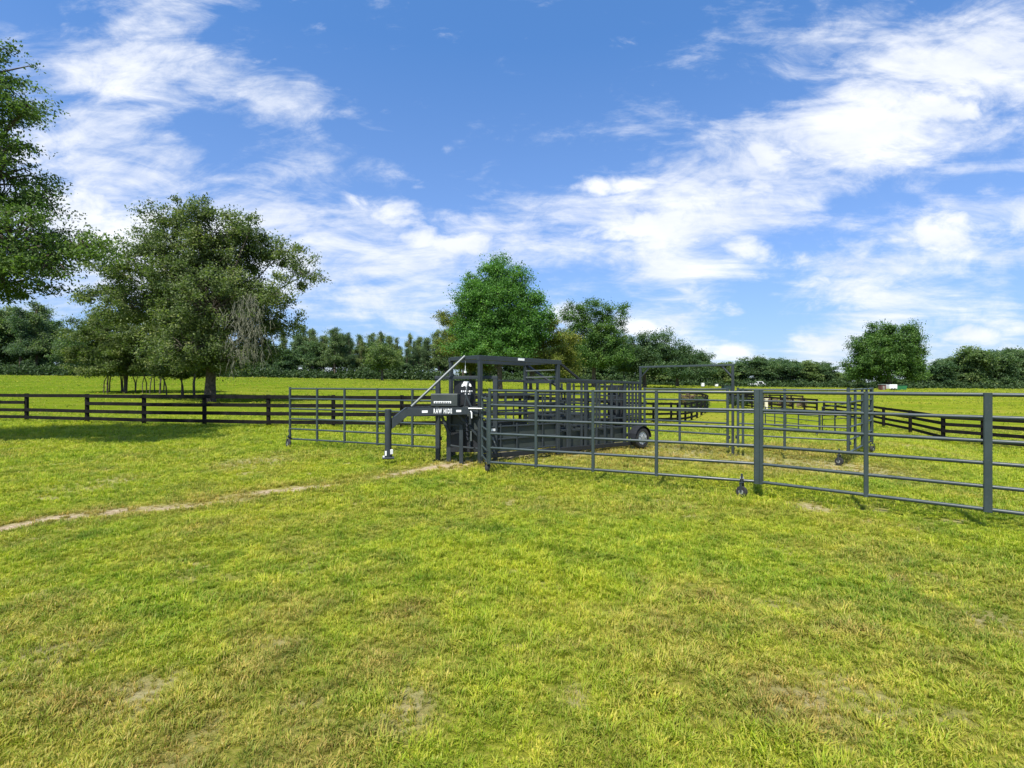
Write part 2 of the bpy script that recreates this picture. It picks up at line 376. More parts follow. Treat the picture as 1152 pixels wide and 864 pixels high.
pm = N(nt, 'ShaderNodeMapRange', interpolation_type='SMOOTHSTEP'); pm.inputs[1].default_value = -.15; pm.inputs[2].default_value = .80; L(nt, pd_, pm.inputs[0])
fc = math_(nt, 'MULTIPLY', math_(nt, 'MAXIMUM', dn.outputs[0], pm.outputs[0]), .95)
veil = N(nt, 'ShaderNodeMapRange'); veil.inputs[1].default_value = .0; veil.inputs[2].default_value = .55; veil.inputs[3].default_value = .24; veil.inputs[4].default_value = .03; L(nt, Z_, veil.inputs[0])
skyf = mix(nt, fc, mix(nt, veil.outputs[0], skyc, (3.6, 4.0, 4.7)), cloudc)
L(nt, skyf, bg.inputs[0])
S.view_settings.view_transform = 'Standard'; S.view_settings.look = 'None'; S.view_settings.exposure = 1.12; S.view_settings.gamma = 1
try: S.view_settings.use_curve_mapping = False
except Exception: pass

# ---------------------------------------------------------------- ground sheet
ys = np.concatenate([np.linspace(-60, 0, 14), np.arange(.6, 6, .10), np.arange(6, 16, .11), np.arange(16, 30, .25), np.geomspace(30, 190, 70), np.geomspace(200, 6000, 26)])
xh = np.concatenate([np.arange(0, 9, .12), np.arange(9, 24, .3), np.geomspace(24, 300, 50), np.geomspace(330, 6000, 16)])
xs = np.concatenate([-xh[:0:-1], xh])
GX, GY = np.meshgrid(xs, ys); GZ = terr(GX, GY)
near = (1 - sstep(20, 35, np.abs(GY))) * (1 - sstep(20, 35, np.abs(GX)))
dirtv = dirt(GX, GY) * (1 - sstep(32, 40, GY)); dryv = dry(GX, GY)
GZ = GZ + near * ((fbm(GX * 2.3, GY * 2.3, 5) - .5) * .035 - dirtv * .012)
GZ += sstep(28, 60, GY) * (fbm(GX * .25, GY * .25, 8, 3) - .5) * .30 * (1 - sstep(200, 400, GY))
V = np.stack([GX, GY, GZ], -1).reshape(-1, 3); nx = len(xs); ny = len(ys)
i = np.arange(nx - 1)[None, :] + nx * np.arange(ny - 1)[:, None]; i = i.reshape(-1)
Q = np.stack([i, i + 1, i + nx + 1, i + nx], -1)
me = bpy.data.meshes.new('ground'); me.from_pydata(V.tolist(), [], Q.tolist()); me.update()
me.polygons.foreach_set('use_smooth', [True] * len(me.polygons)); me.materials.append(M['ground'])
farv = sstep(7, 24, np.hypot(GX, GY))
for nm, arr in (('dirt', dirtv), ('dry', dryv), ('far', farv)):
    a = me.attributes.new(nm, 'FLOAT', 'POINT'); a.data.foreach_set('value', arr.reshape(-1).astype(np.float32))
go = bpy.data.objects.new('ground', me); COL.objects.link(go); tag(go, kind='structure')

# ---------------------------------------------------------------- grass (uncountable: stuff)
tuft_col = bpy.data.collections.new('grass_tufts')
for v in range(6):
    V = []; Fc = []
    for k in range([16, 12, 20, 10, 14, 9][v]):
        a = random.uniform(0, 2 * math.pi); r0 = random.uniform(0, .035); h = random.uniform(.5, 1) * [.040, .055, .03, .075, .045, .085][v]
        lean = random.uniform(.15, 1.25) * h; wd = random.uniform(.0022, .0042); ph = a + random.uniform(-.9, .9)
        bx, by = math.cos(a) * r0, math.sin(a) * r0; dx, dy = math.cos(ph), math.sin(ph); sx, sy = -dy * wd, dx * wd
        b0 = len(V)
        V += [(bx - sx, by - sy, -.01), (bx + sx, by + sy, -.01), (bx - sx * .9 + dx * lean * .3, by - sy * .9 + dy * lean * .3, h * .55), (bx + sx * .9 + dx * lean * .3, by + sy * .9 + dy * lean * .3, h * .55), (bx + dx * lean, by + dy * lean, h * random.uniform(.7, 1))]
        Fc += [(b0, b0 + 1, b0 + 3, b0 + 2), (b0 + 2, b0 + 3, b0 + 4)]
    tm = bpy.data.meshes.new('grass_tuft'); tm.from_pydata(V, [], Fc); tm.materials.append(M['blade'])
    tuft_col.objects.link(bpy.data.objects.new('grass_tuft', tm))
def scatter(y0, y1, dens, sc, side=1.12):
    A = (y1 * y1 - y0 * y0) * side + 2 * (y1 - y0) * 1.0; n = int(A * dens)
    Y = np.sqrt(rng.uniform(y0 * y0, y1 * y1, n)); X = rng.uniform(-1, 1, n) * (Y * side + 1.0)
    return X, Y, np.full(n, sc)
def along(pts_, n, sc, w_=.18):
    P_ = [hit(*q) for q in pts_]; xx = []; yy = []
    for a_, b_ in zip(P_[:-1], P_[1:]):
        t_ = rng.random(n); o_ = rng.normal(0, w_, n); dv = (b_ - a_); nv = Vector((-dv.y, dv.x, 0)).normalized()
        k_ = rng.random(n) < .4; t_[k_] = np.abs(rng.normal(0, .04, k_.sum()))
        xx.append(a_.x + dv.x * t_ + nv.x * o_); yy.append(a_.y + dv.y * t_ + nv.y * o_)
    x_ = np.concatenate(xx); return x_, np.concatenate(yy), np.full(len(x_), sc)
LF = [(-120, 472), (-45, 473.5), (30, 475), (98, 477), (162, 479), (230, 480.2), (302, 481.5), (375, 482.5), (452, 483), (520, 482), (585, 480.5), (640, 479), (690, 477.5), (735, 476), (755, 475)]
RF = [(1330, 526), (1235, 515), (1160, 507.5), (1106, 502.5), (1061, 498.4), (1024, 488), (994, 481.5), (972, 476), (955, 472)]
fx_, fy_ = rng.uniform(-1, 1, 26000), np.sqrt(rng.uniform(30 ** 2, 135 ** 2, 26000)); fx_ = fx_ * (fy_ * 1.12 + 5)
parts = [along(LF, 260, 2.3), along(RF, 260, 2.3), (fx_, fy_, 2.2 + fy_ * .018), along([(500, 523), (520, 524), (545, 525), (560, 520), (620, 511), (700, 504)], 160, 1.6, .25), scatter(1.6, 4, 1750, .74), scatter(4, 7, 900, .90), scatter(7, 11, 380, 1.15), scatter(11, 17, 170, 1.5), scatter(17, 30, 70, 2.0)]
X = np.concatenate([p[0] for p in parts]); Y = np.concatenate([p[1] for p in parts]); SC = np.concatenate([p[2] for p in parts])
clump = fbm(X * 5, Y * 5, 77, 3); D = dirt(X, Y)
keep = (rng.random(len(X)) > D * 1.25) & (rng.random(len(X)) < .45 + 1.1 * clump)
X, Y, SC, D, clump = X[keep], Y[keep], SC[keep], D[keep], clump[keep]
mow = fbm(X * .8, Y * .8, 91)
SC = SC * (.62 + .75 * clump) * (.7 + .6 * mow) * rng.uniform(.7, 1.25, len(X)) * (1 - .5 * D)
Z = terr(X, Y) + (fbm(X * 2.3, Y * 2.3, 5) - .5) * .035 * (1 - sstep(20, 35, Y))
gm = bpy.data.meshes.new('grass'); gm.vertices.add(len(X)); gm.vertices.foreach_set('co', np.stack([X, Y, Z], -1).astype(np.float32).reshape(-1))
def fattr(nm, arr, t='FLOAT'):
    a = gm.attributes.new(nm, t, 'POINT'); a.data.foreach_set('value' if t != 'FLOAT_VECTOR' else 'vector', np.ascontiguousarray(arr).reshape(-1))
fattr('sc', SC.astype(np.float32)); fattr('dryi', np.clip(dry(X, Y) + .5 * D, 0, 1).astype(np.float32)); fattr('pick', rng.integers(0, 6, len(X)).astype(np.int32), 'INT')
rot = np.stack([rng.normal(0, .12, len(X)), rng.normal(0, .12, len(X)), rng.uniform(0, 6.28, len(X))], -1).astype(np.float32); fattr('rot', rot, 'FLOAT_VECTOR')
gro = bpy.data.objects.new('grass', gm); COL.objects.link(gro)
tag(gro, 'short patchy green and yellow pasture grass covering the ground in the foreground', 'grass', kind='stuff')
ng = bpy.data.node_groups.new('grass_scatter', 'GeometryNodeTree')
ng.interface.new_socket('Geometry', in_out='INPUT', socket_type='NodeSocketGeometry'); ng.interface.new_socket('Geometry', in_out='OUTPUT', socket_type='NodeSocketGeometry')
gi = ng.nodes.new('NodeGroupInput'); gO = ng.nodes.new('NodeGroupOutput'); ip = ng.nodes.new('GeometryNodeInstanceOnPoints')
m2p = ng.nodes.new('GeometryNodeMeshToPoints')
ci = ng.nodes.new('GeometryNodeCollectionInfo'); ci.inputs['Collection'].default_value = tuft_col; ci.inputs['Separate Children'].default_value = True; ci.inputs['Reset Children'].default_value = True
def na(nm, t):
    n = ng.nodes.new('GeometryNodeInputNamedAttribute'); n.data_type = t; n.inputs['Name'].default_value = nm
    return n.outputs['Attribute']
ng.links.new(gi.outputs[0], m2p.inputs[0]); ng.links.new(m2p.outputs[0], ip.inputs['Points']); ng.links.new(ci.outputs[0], ip.inputs['Instance'])
ip.inputs['Pick Instance'].default_value = True
ng.links.new(na('pick', 'INT'), ip.inputs['Instance Index']); ng.links.new(na('rot', 'FLOAT_VECTOR'), ip.inputs['Rotation']); ng.links.new(na('sc', 'FLOAT'), ip.inputs['Scale'])
ng.links.new(ip.outputs[0], gO.inputs[0])
md = gro.modifiers.new('scatter', 'NODES'); md.node_group = ng

# ---------------------------------------------------------------- trees
def leaves_mesh(P, size, asp=.5, up=.35):
    n = len(P)
    d = rng.normal(size=(n, 3)); d /= np.linalg.norm(d, axis=1)[:, None]
    nn = rng.normal(size=(n, 3)); nn[:, 2] = np.abs(nn[:, 2]) + up * 2
    s = np.cross(d, nn); s /= np.linalg.norm(s, axis=1)[:, None] + 1e-9
    sz = (size * rng.uniform(.6, 1.4, n))[:, None]
    a = P - d * sz * .5; c = P + d * sz * .5; b = P + s * sz * asp * .5 ; e = P - s * sz * asp * .5
    V = np.stack([a, b, c, e], 1).reshape(-1, 3)
    Q = np.arange(4 * n).reshape(-1, 4)
    return V, Q
def fast_mesh(name, V, Q):
    me = bpy.data.meshes.new(name); me.vertices.add(len(V)); me.vertices.foreach_set('co', V.astype(np.float32).reshape(-1))
    me.loops.add(Q.size); me.loops.foreach_set('vertex_index', Q.astype(np.int32).reshape(-1))
    me.polygons.add(len(Q)); me.polygons.foreach_set('loop_start', np.arange(0, Q.size, 4, dtype=np.int32)); me.update(calc_edges=True)
    return me
def bez(p0, p1, p2, p3, n):
    return [((1 - t) ** 3) * p0 + 3 * (1 - t) ** 2 * t * p1 + 3 * (1 - t) * t * t * p2 + t ** 3 * p3 for t in [k / (n - 1) for k in range(n)]]
def make_tree(name, clusters, n_leaf, leaf, leafm, trunk_r, trunk_h, barkm='bark', flat=.55, lean=(0, 0), clump_r=.6, clumps_per=26, stems=None, twig=True, asp=.5, limb_vis=1.0, droop=0.0):
    """clusters: (x,y,z,rx,ry,rz) ellipsoids in tree space; trunk from 0 to trunk_h; limbs run to each cluster and its clumps"""
    root = empty(name)
    tb = MB()
    top = Vector((lean[0], lean[1], trunk_h))
    if stems is None:
        tb.path([Vector((0, 0, -.3)), Vector((0, 0, 0)), Vector((lean[0] * .2, lean[1] * .2, trunk_h * .3)), Vector((lean[0] * .6, lean[1] * .6, trunk_h * .7)), top], [trunk_r * 1.5, trunk_r * 1.28, trunk_r, trunk_r * .88, trunk_r * .75], 12)
    else:
        for (sx, sy, tx, ty, th, r) in stems:
            p = [Vector((sx, sy, -.2)), Vector((sx * .8 + tx * .2, sy, th * .33)), Vector((sx * .4 + tx * .6, sy * .5 + ty * .5, th * .7)), Vector((tx, ty, th))]
            tb.path(p, [r, r * .9, r * .75, r * .5], 7)
    PTS = []
    vol = np.array([c[3] * c[4] + c[3] * c[5] + c[4] * c[5] for c in clusters]); vol = vol / vol.sum()
    total_cl = clumps_per * len(clusters)
    for c, wv in zip(clusters, vol):
        cc = Vector(c[:3]); rad = Vector(c[3:])
        if twig and stems is None:
            st = top * random.uniform(.62, .98); st.x = lean[0] * .9; 
            mid = st.lerp(cc, .5); mid.z += rad.z * .15 + (.12 * (cc - st).length)
            lp = bez(st, st.lerp(mid, .5) + Vector((0, 0, .3)), mid, cc, 7)
            r0 = trunk_r * random.uniform(.28, .46); tb.path(lp, [r0 * (1 - .78 * k / 6) for k in range(7)], 7)
        ncl = max(4, int(total_cl * wv))
        for k in range(ncl):
            v = np.array(rng.normal(size=3)); v /= np.linalg.norm(v)
            if v[2] < -.3: v[2] *= .6
            rr = rng.uniform(.45, 1.24) ** .65
            p = Vector((cc.x + v[0] * rad.x * rr, cc.y + v[1] * rad.y * rr, cc.z + v[2] * rad.z * rr))
            if twig and random.random() < .55 * limb_vis:
                b0 = cc.lerp(p, random.uniform(0, .25)) if stems is None else cc - Vector((0, 0, rad.z * .6))
                m = b0.lerp(p, .5) + Vector((random.uniform(-.2, .2), random.uniform(-.2, .2), random.uniform(0, .35)))
                rt = max(.012, trunk_r * random.uniform(.05, .09)); tb.path([b0, m, p], [rt, rt * .7, rt * .3], 5)
            nl = max(6, int(n_leaf / total_cl * rng.uniform(.4, 1.7)))
            cr = clump_r * rng.uniform(.6, 1.35)
            # a clump is a flattened spray drawn out along its twig
            q = rng.normal(size=(nl, 3)) * np.array([cr, cr, cr * flat]) * .55
            out = np.array(v) * np.array([1, 1, .6]); al = rng.uniform(-1, 1, nl)[:, None] * cr * .9
            q = q + out[None, :] * al
            q[:, 2] -= droop * np.hypot(q[:, 0], q[:, 1])
            PTS.append(q + np.array(p))
    P = np.concatenate(PTS)
    tb.build('trunk', barkm, root)
    V, Q = leaves_mesh(P, leaf, asp); me = fast_mesh('crown', V, Q); me.materials.append(M[leafm])
    cr = bpy.data.objects.new('crown', me); COL.objects.link(cr); cr.parent = root
    return root
def px_clusters(base, Y, lst, depth=1.0):
    """crown lobes given as their place and size in metres derived from (px,py,rx,ry) at the tree's distance"""
    out = []; k = Y / F
    for t in lst:
        x, y, rx, ry = t[:4]; dy = (t[4] if len(t) > 4 else random.uniform(-.5, .5) * 3)
        out.append(((x - CX) * k - base.x, dy, EYE + (CY - y) * k - base.z, rx * k, (rx + ry) * .5 * k * depth, ry * k))
    return out

# big live oak beyond the left fence
b = hit(236, 452); YO = b.y
lst = [(240, 262, 40, 24, 0), (205, 262, 34, 20, 1), (275, 275, 30, 20, 1), (228, 320, 60, 44, 0), (200, 345, 55, 34, 2.5), (255, 350, 48, 36, -2), (285, 355, 36, 30, 1), (210, 300, 48, 30, 2), (235, 395, 40, 26, -3), (265, 405, 34, 20, -1), (150, 345, 48, 26, 1),
       (150, 268, 30, 16), (185, 250, 22, 14), (225, 243, 26, 15), (262, 252, 16, 12), (288, 262, 22, 12), (205, 280, 42, 22), (250, 290, 44, 26), (310, 282, 28, 16), (335, 308, 22, 20),
       (120, 300, 32, 16), (100, 330, 26, 14), (150, 330, 44, 22), (215, 335, 50, 32), (270, 340, 36, 32), (318, 335, 24, 20), (245, 378, 42, 30), (200, 380, 34, 26), (290, 385, 26, 26),(330,365,14,12), (222, 410, 26, 12), (176, 300, 36, 22), (128, 352, 34, 14)]
t = make_tree('live_oak', px_clusters(b, YO, lst, .9), 165000, .20, 'leaf_oak', .40, 5.2, lean=(.3, 0), clump_r=.50, clumps_per=44, droop=.1, flat=.85)
t.location = b; tag(t, 'largest spreading oak hung with grey moss just beyond the black board fence', 'tree')
# moss: hanging strands
mb = MB(); 
for k in range(420):
    x = random.gauss(276, 12) if k < 400 else 284 + random.gauss(0, 4); y = random.uniform(328, 400) + abs(x - 280) * .5
    dq = random.uniform(2.5, 5.6); kk = (YO - dq) / F; p = Vector(((x - CX) * kk - b.x, -dq, EYE + (CY - y) * kk - b.z)); ln = random.uniform(.3, 1.3); ww = random.uniform(.015, .05)
    sx = random.uniform(-.25, .25); a = random.uniform(0, 3.14); dx, dy = math.cos(a) * ww, math.sin(a) * ww
    V = []; n = 6
    for j in range(n):
        f = j / (n - 1); q = p + Vector((sx * f * 2 + random.uniform(-.05, .05), random.uniform(-.03, .03), -ln * f)); ws = (1 - .8 * f) * random.uniform(.6, 1.3)
        V += [q + Vector((dx * ws, dy * ws, 0)), q - Vector((dx * ws, dy * ws, 0)), q + Vector((-dy * ws * .6, dx * ws * .6, .02))]
    mb.add(V, [f for j in range(n - 1) for f in ((3 * j, 3 * j + 1, 3 * j + 4, 3 * j + 3), (3 * j + 1, 3 * j + 2, 3 * j + 5, 3 * j + 4), (3 * j + 2, 3 * j, 3 * j + 3, 3 * j + 5))])
mb.build('hanging_moss', 'moss', t)

# second slimmer trunk beside the oak
# near oak at the left edge: its trunk stands outside the picture
YN = 13.0; b = Vector((-17.6, YN + .8, 0)); b.z = tz(b.x, b.y)
lst = [(-44, 110, 36, 34, -.6), (-12, 98, 20, 12, .2), (-58, 180, 50, 50, .3), (-18, 165, 18, 22, -.4), (-8, 205, 24, 20, .4), (-12, 265, 60, 50, -.2), (45, 262, 34, 24, .5), (72, 272, 28, 18, 0), (25, 298, 40, 26, -.5), (-40, 310, 60, 30, .2), (-110, 130, 70, 70, 0), (-120, 230, 90, 80, 1.5),
       (-110, 60, 80, 60, .6), (-220, 120, 120, 110, 0), (-230, 260, 110, 70, 1.5), (-160, 30, 90, 60, -1.5), (-300, 200, 110, 80, 1.2)]
t = make_tree('live_oak', px_clusters(b, YN, lst, 1.0), 150000, .085, 'leaf_near', .40, 4.3, lean=(.6, -.2), clump_r=.27, clumps_per=80, droop=.15, limb_vis=.9)
t.location = b; tag(t, 'dark leafy oak whose crown reaches in from the left edge of the photo', 'tree')

# multi-stemmed small trees left of the oak
def multistem(px, py, lst, st, label):
    b = hit(px, py); k = b.y / F
    stems = []
    for sx, r in st:
        X0 = (sx - px) * k; stems.append((X0, random.uniform(-1.2, 1.2), X0 * .95 + random.uniform(-.55, .55), random.uniform(-.9, .9), random.uniform(3.0, 4.4), r))
    t = make_tree('multi_stemmed_tree', px_clusters(b, b.y, lst, .9), 62000, .20, 'leaf_bush', .12, 3, clump_r=.62, clumps_per=40, stems=stems, twig=True, limb_vis=.4)
    t.location = b; tag(t, label, 'tree', 'multi-stemmed small trees beside the big oak')
multistem(138, 442, [(110, 385, 34, 22), (140, 378, 40, 24), (98, 410, 26, 18), (128, 412, 32, 18), (155, 405, 28, 20), (120, 365, 24, 12)], [(118, .07), (122, .06), (127, .06), (131, .07), (135, .06), (138, .20), (145, .15), (149, .07), (126, .05), (152, .05)], 'leftmost multi-stemmed small tree with the thickest stem, left of the big oak')
multistem(176, 443, [(175, 385, 32, 22), (170, 408, 28, 18), (192, 402, 26, 20), (182, 365, 22, 12)], [(160, .06), (164, .05), (169, .06), (174, .06), (178, .07), (181, .07), (186, .06)], 'middle multi-stemmed small tree with many thin stems, left of the big oak')
multistem(204, 447, [(205, 392, 26, 24), (215, 412, 22, 14), (200, 415, 20, 12)], [(187, .07), (199, .08), (203, .06), (226, .12)], 'rightmost multi-stemmed small tree, its foliage against the big oak trunk')

def ptree(kind, px, py, lst, n, leaf, lm, tr, th, label, cr=.6, cpc=26, depth=.9, grp=None, **kw):
    b = hit(px, py); t = make_tree(kind, px_clusters(b, b.y, lst, depth), int(n * 1.9), leaf * .92, lm, tr, th, clump_r=cr, clumps_per=int(cpc * 1.6), flat=.8, **kw)
    t.location = b; tag(t, label, 'tree', grp); return t
ptree('maple_tree', 562, 441, [(562, 345, 30, 34, 0), (548, 378, 34, 28, 0), (585, 372, 30, 28, 0), (562, 318, 22, 22, 0), (528, 385, 24, 20, 0), (604, 355, 16, 18, 0), (532, 342, 18, 16, 0), (560, 300, 16, 14), (540, 318, 16, 14), (575, 315, 20, 14), (597, 335, 14, 12), (555, 335, 34, 18), (585, 350, 24, 16), (535, 355, 22, 18), (560, 370, 38, 20), (590, 375, 22, 18), (560, 395, 34, 16), (527, 330, 10, 10)],
      62000, .27, 'leaf_bright', .38, 4, 'tall bright green conical tree standing behind the cattle chute', .75, 30)
ptree('small_oak', 529, 439, [(522, 372, 20, 14), (505, 360, 10, 9), (497, 355, 6, 5), (515, 392, 22, 14), (545, 388, 24, 16), (535, 408, 24, 12), (525, 352, 9, 7)],
      22000, .22, 'leaf_yellow', .22, 3, 'olive green bushy tree left of the tall bright conical tree', .6, 26)
ptree('small_oak', 597, 441, [(608, 400, 36, 22, 0), (632, 415, 20, 14, 0), (590, 385, 26, 18), (618, 380, 22, 14), (635, 390, 16, 14), (605, 402, 28, 14), (640, 408, 14, 10), (620, 365, 10, 7)],
      26000, .22, 'leaf_yellow', .22, 3, 'olive yellow spreading tree right of the tall bright conical tree', .6, 26)
ptree('live_oak', 668, 436, [(668, 372, 26, 22, 0), (675, 400, 34, 22, 0), (645, 355, 16, 14), (668, 350, 18, 10), (690, 355, 14, 14), (655, 378, 24, 16), (682, 380, 18, 16), (665, 402, 30, 14), (695, 400, 14, 14), (640, 395, 12, 10), (700, 368, 6, 6)],
      36000, .30, 'leaf_dark', .40, 5, 'dark green open-crowned oak behind the rear end of the cattle chute', .8, 28)
ptree('live_oak', 725, 436, [(730, 408, 34, 20, 0), (715, 392, 20, 14), (740, 388, 22, 14), (728, 408, 30, 13), (757, 402, 17, 13), (705, 410, 14, 12)],
      24000, .34, 'leaf_far', .40, 4, 'low dark oak standing behind the left post of the overhead gate frame', .9, 26)
ptree('live_oak', 762, 435, [(770, 405, 18, 12), (788, 408, 16, 11), (775, 418, 24, 9)],
      14000, .34, 'leaf_far', .35, 4, 'low dark oak seen through the middle of the overhead gate frame', .9, 26)
ptree('live_oak', 1000, 437.4, [(997, 398, 30, 24, 0), (975, 412, 18, 18, 0), (1018, 408, 18, 20, 0), (975, 385, 17, 11), (1010, 378, 18, 13), (993, 372, 14, 8), (1022, 390, 14, 14), (985, 400, 28, 16), (1012, 402, 24, 16), (968, 415, 16, 13), (1000, 420, 36, 12), (1030, 418, 12, 13)],
      46000, .42, 'leaf_dark', .55, 6, 'lone broad dark green oak rising above the treeline on the right', 1.1, 30)
t = ptree('small_oak', 430, 428.5, [(430, 400, 13, 10), (438, 406, 9, 8), (422, 406, 9, 7), (430, 411, 12, 6)],
      9000, .34, 'leaf_far', .25, 3, 'small round tree standing alone in front of the pines, left of the chute', .8, 20)

# far treeline: one mesh per kind, copied as individuals
def variant_round(seed):
    random.seed(seed); cl = []
    for k in range(9):
        a = random.uniform(0, 6.28); r = random.uniform(.3, 3.2); z = random.uniform(4.0, 10.2); r *= (1 - abs(z - 6.5) / 7)
        cl.append((math.cos(a) * r, math.sin(a) * r, z, random.uniform(1.6, 2.8), random.uniform(1.6, 2.8), random.uniform(1.2, 2.0)))
    cl += [(0, 0, 2.6, 3.0, 3.0, 2.0), (0, 0, 6, 3, 3, 2.5), (1.5, .5, 2.0, 2.2, 2.2, 1.6), (-1.6, -.4, 2.1, 2.2, 2.2, 1.7)]
    return make_tree('broadleaf_tree', cl, 15000, .42, 'leaf_far', .28, 4.5, clump_r=.8, clumps_per=18, limb_vis=.5)
def variant_pine(seed):
    random.seed(seed); cl = []
    for k in range(10):
        z = 4.2 + k * .86; rr = (1.7 * (1 - (z - 4.2) / 9.2) + .35) * random.uniform(.6, 1.25); a = random.uniform(0, 6.28)
        cl.append((math.cos(a) * rr * .6, math.sin(a) * rr * .6, z + random.uniform(-.3, .3), rr * .75, rr * .75, .5))
    return make_tree('pine_tree', cl, 16000, .27, 'leaf_pine', .20, 11, 'pinebark', clump_r=.6, clumps_per=22, limb_vis=.7, asp=.45, flat=.8)
rounds = [variant_round(s) for s in (11, 12, 13, 14, 15)]; pines = [variant_pine(s) for s in (21, 22, 23)]
used = set()
def place(protos, x, y, z, h, base_h, wide, label, group, seedr):
    pr = seedr.choice(protos)
    if pr.name in used: o = copy_tree(pr)
    else: o = pr; used.add(pr.name)
    o.location = (x, y, z - .1); o.rotation_euler = (0, 0, seedr.uniform(0, 6.28)); s = h / base_h; o.scale = (s * wide, s * wide, s)
    tag(o, label, 'tree', group)
prof = ([-300, -100, 0, 14, 30, 45, 58, 75, 120, 200, 300, 330, 345, 360, 378, 392, 408, 430, 445, 455, 468, 480, 500, 520, 560, 620, 700, 740, 765, 780, 796, 806, 820, 850, 870, 890, 905, 918, 935, 950, 962, 1035, 1050, 1062, 1080, 1100, 1120, 1140, 1160, 1250, 1450],
        [350, 350, 352, 342, 350, 345, 366, 378, 382, 385, 385, 380, 372, 380, 374, 384, 378, 380, 386, 400, 386, 384, 376, 382, 385, 385, 385, 385, 396, 399, 398, 408, 402, 398, 401, 401, 403, 404, 411, 414, 424, 420, 408, 402, 393, 389, 387, 391, 388, 384, 384])
rr = random.Random(5)
def zone(px):
    if px < 70: return ('tall tree in the wood at the far left edge of the field', 'trees of the wood at the far left', .5)
    if px < 330: return ('tree of the far treeline directly behind the big mossy oak', 'trees of the far treeline behind the big oak', .5)
    if px < 525: return ('tree of the pine wood between the big mossy oak and the chute', 'trees of the pine wood between oak and chute', .72)
    if px < 765: return ('tree of the far treeline behind the cattle chute trees', 'trees of the far treeline behind the chute', .25)
    if px < 970: return ('tree of the low far treeline between overhead gate frame and lone oak', 'trees of the treeline right of the gate frame', .0)
    return ('tree of the dark treeline at the right edge of the field', 'trees of the treeline at the right edge', .0)
for row, (yb, dpx) in enumerate(((150, 15), (172, 17))):
    px = -260
    while px < 1420:
        jitter = px + rr.uniform(-5, 5); Yd = yb + rr.uniform(-7, 9)
        gap = (452 < jitter < 462 or 955 < jitter < 970) and row == 1
        ln = zone(jitter); pine = rr.random() < ln[2]
        ytop = float(np.interp(jitter, *prof)) + rr.uniform(-2, 5) - (6 if pine else 0) + (6 if not pine and 300 < jitter < 525 else 0) + (3 if row == 1 else 0)
        X = (jitter - CX) / F * Yd; z = tz(X, Yd); h = EYE + (CY - ytop) / F * Yd - z
        if h > 2 and not gap:
            sp_ = 'pine' if pine else 'broadleaf'
            if pine: place(pines, X, Yd, z, h, 12.6, rr.uniform(.95, 1.25) * max(1, 11 / h) ** .5, sp_ + ' ' + ln[0], sp_ + ' ' + ln[1], rr)
            else: place(rounds, X, Yd, z, h, 11.4, rr.uniform(.95, 1.3) * max(1, 10 / h) ** .6, sp_ + ' ' + ln[0], sp_ + ' ' + ln[1], rr)
        px += dpx * (1.0 if not (330 < px < 525) else .72)
for k in range(20):
    jitter = 322 + k * 10.4 + rr.uniform(-4, 4)
    if 440 < jitter < 452 and k % 2: continue
    Yd = rr.uniform(146, 158); X = (jitter - CX) / F * Yd; z = tz(X, Yd); yt = rr.uniform(370, 384)
    place(pines, X, Yd, z, EYE + (CY - yt) / F * Yd - z, 12.6, rr.uniform(.62, .85), 'slim tall pine rising above the wood between the big mossy oak and the chute', 'slim pines above the wood', rr)
for p in rounds + pines:
    if p.name not in used:
        for c in list(p.children): bpy.data.objects.remove(c)
        bpy.data.objects.remove(p)
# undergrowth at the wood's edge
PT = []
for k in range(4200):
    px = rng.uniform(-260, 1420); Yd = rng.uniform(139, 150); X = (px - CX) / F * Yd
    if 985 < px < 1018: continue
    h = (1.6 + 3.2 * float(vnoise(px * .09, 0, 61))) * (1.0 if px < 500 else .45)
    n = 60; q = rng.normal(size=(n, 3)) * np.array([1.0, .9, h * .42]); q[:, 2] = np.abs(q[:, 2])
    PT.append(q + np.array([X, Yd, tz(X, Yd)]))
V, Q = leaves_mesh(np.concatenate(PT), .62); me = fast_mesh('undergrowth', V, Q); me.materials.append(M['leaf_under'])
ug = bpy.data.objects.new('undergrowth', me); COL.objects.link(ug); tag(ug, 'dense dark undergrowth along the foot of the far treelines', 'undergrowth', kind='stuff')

# ---------------------------------------------------------------- black board fences
def board_fence(name, pts, label, height=1.32, extra=None, boards=4, skip=()):
    """pts: ground points of the posts; four boards on the camera side"""
    root = empty(name, pts[0]); tag(root, label, 'fence', 'black board fences round the pasture'); o = Vector(pts[0])
    for p in pts:
        q = Vector(p) - o; m = MB(); m.post(q.x, q.y, q.z - .3, q.z + height, .125, .125, random.uniform(-.05, .05), .012); m.build('post', 'fence', root)
    for kz in range(boards):
        m = MB(); zc = height - .09 - kz * (height - .30) / (boards - 1) * .97
        for a, b_ in zip(pts[:-1], pts[1:]):
            if random.random() < .03: continue
            a = Vector(a) - o; b_ = Vector(b_) - o; d = (b_ - a); sd_ = Vector((d.y, -d.x, 0)).normalized()
            if sd_.y > 0 and abs(sd_.y) > .3: sd_ = -sd_
            if a.y < -999: pass
            off = sd_ * .085; e = d.normalized() * .004; j0, j1 = random.uniform(-.012, .012), random.uniform(-.012, .012)
            m.beam(a + off + Vector((0, 0, zc + j0)) + e, b_ + off + Vector((0, 0, zc + j1)) - e, .032, .145, (0, 0, 1), .004)
        m.build('board', 'fence', root)
    return root
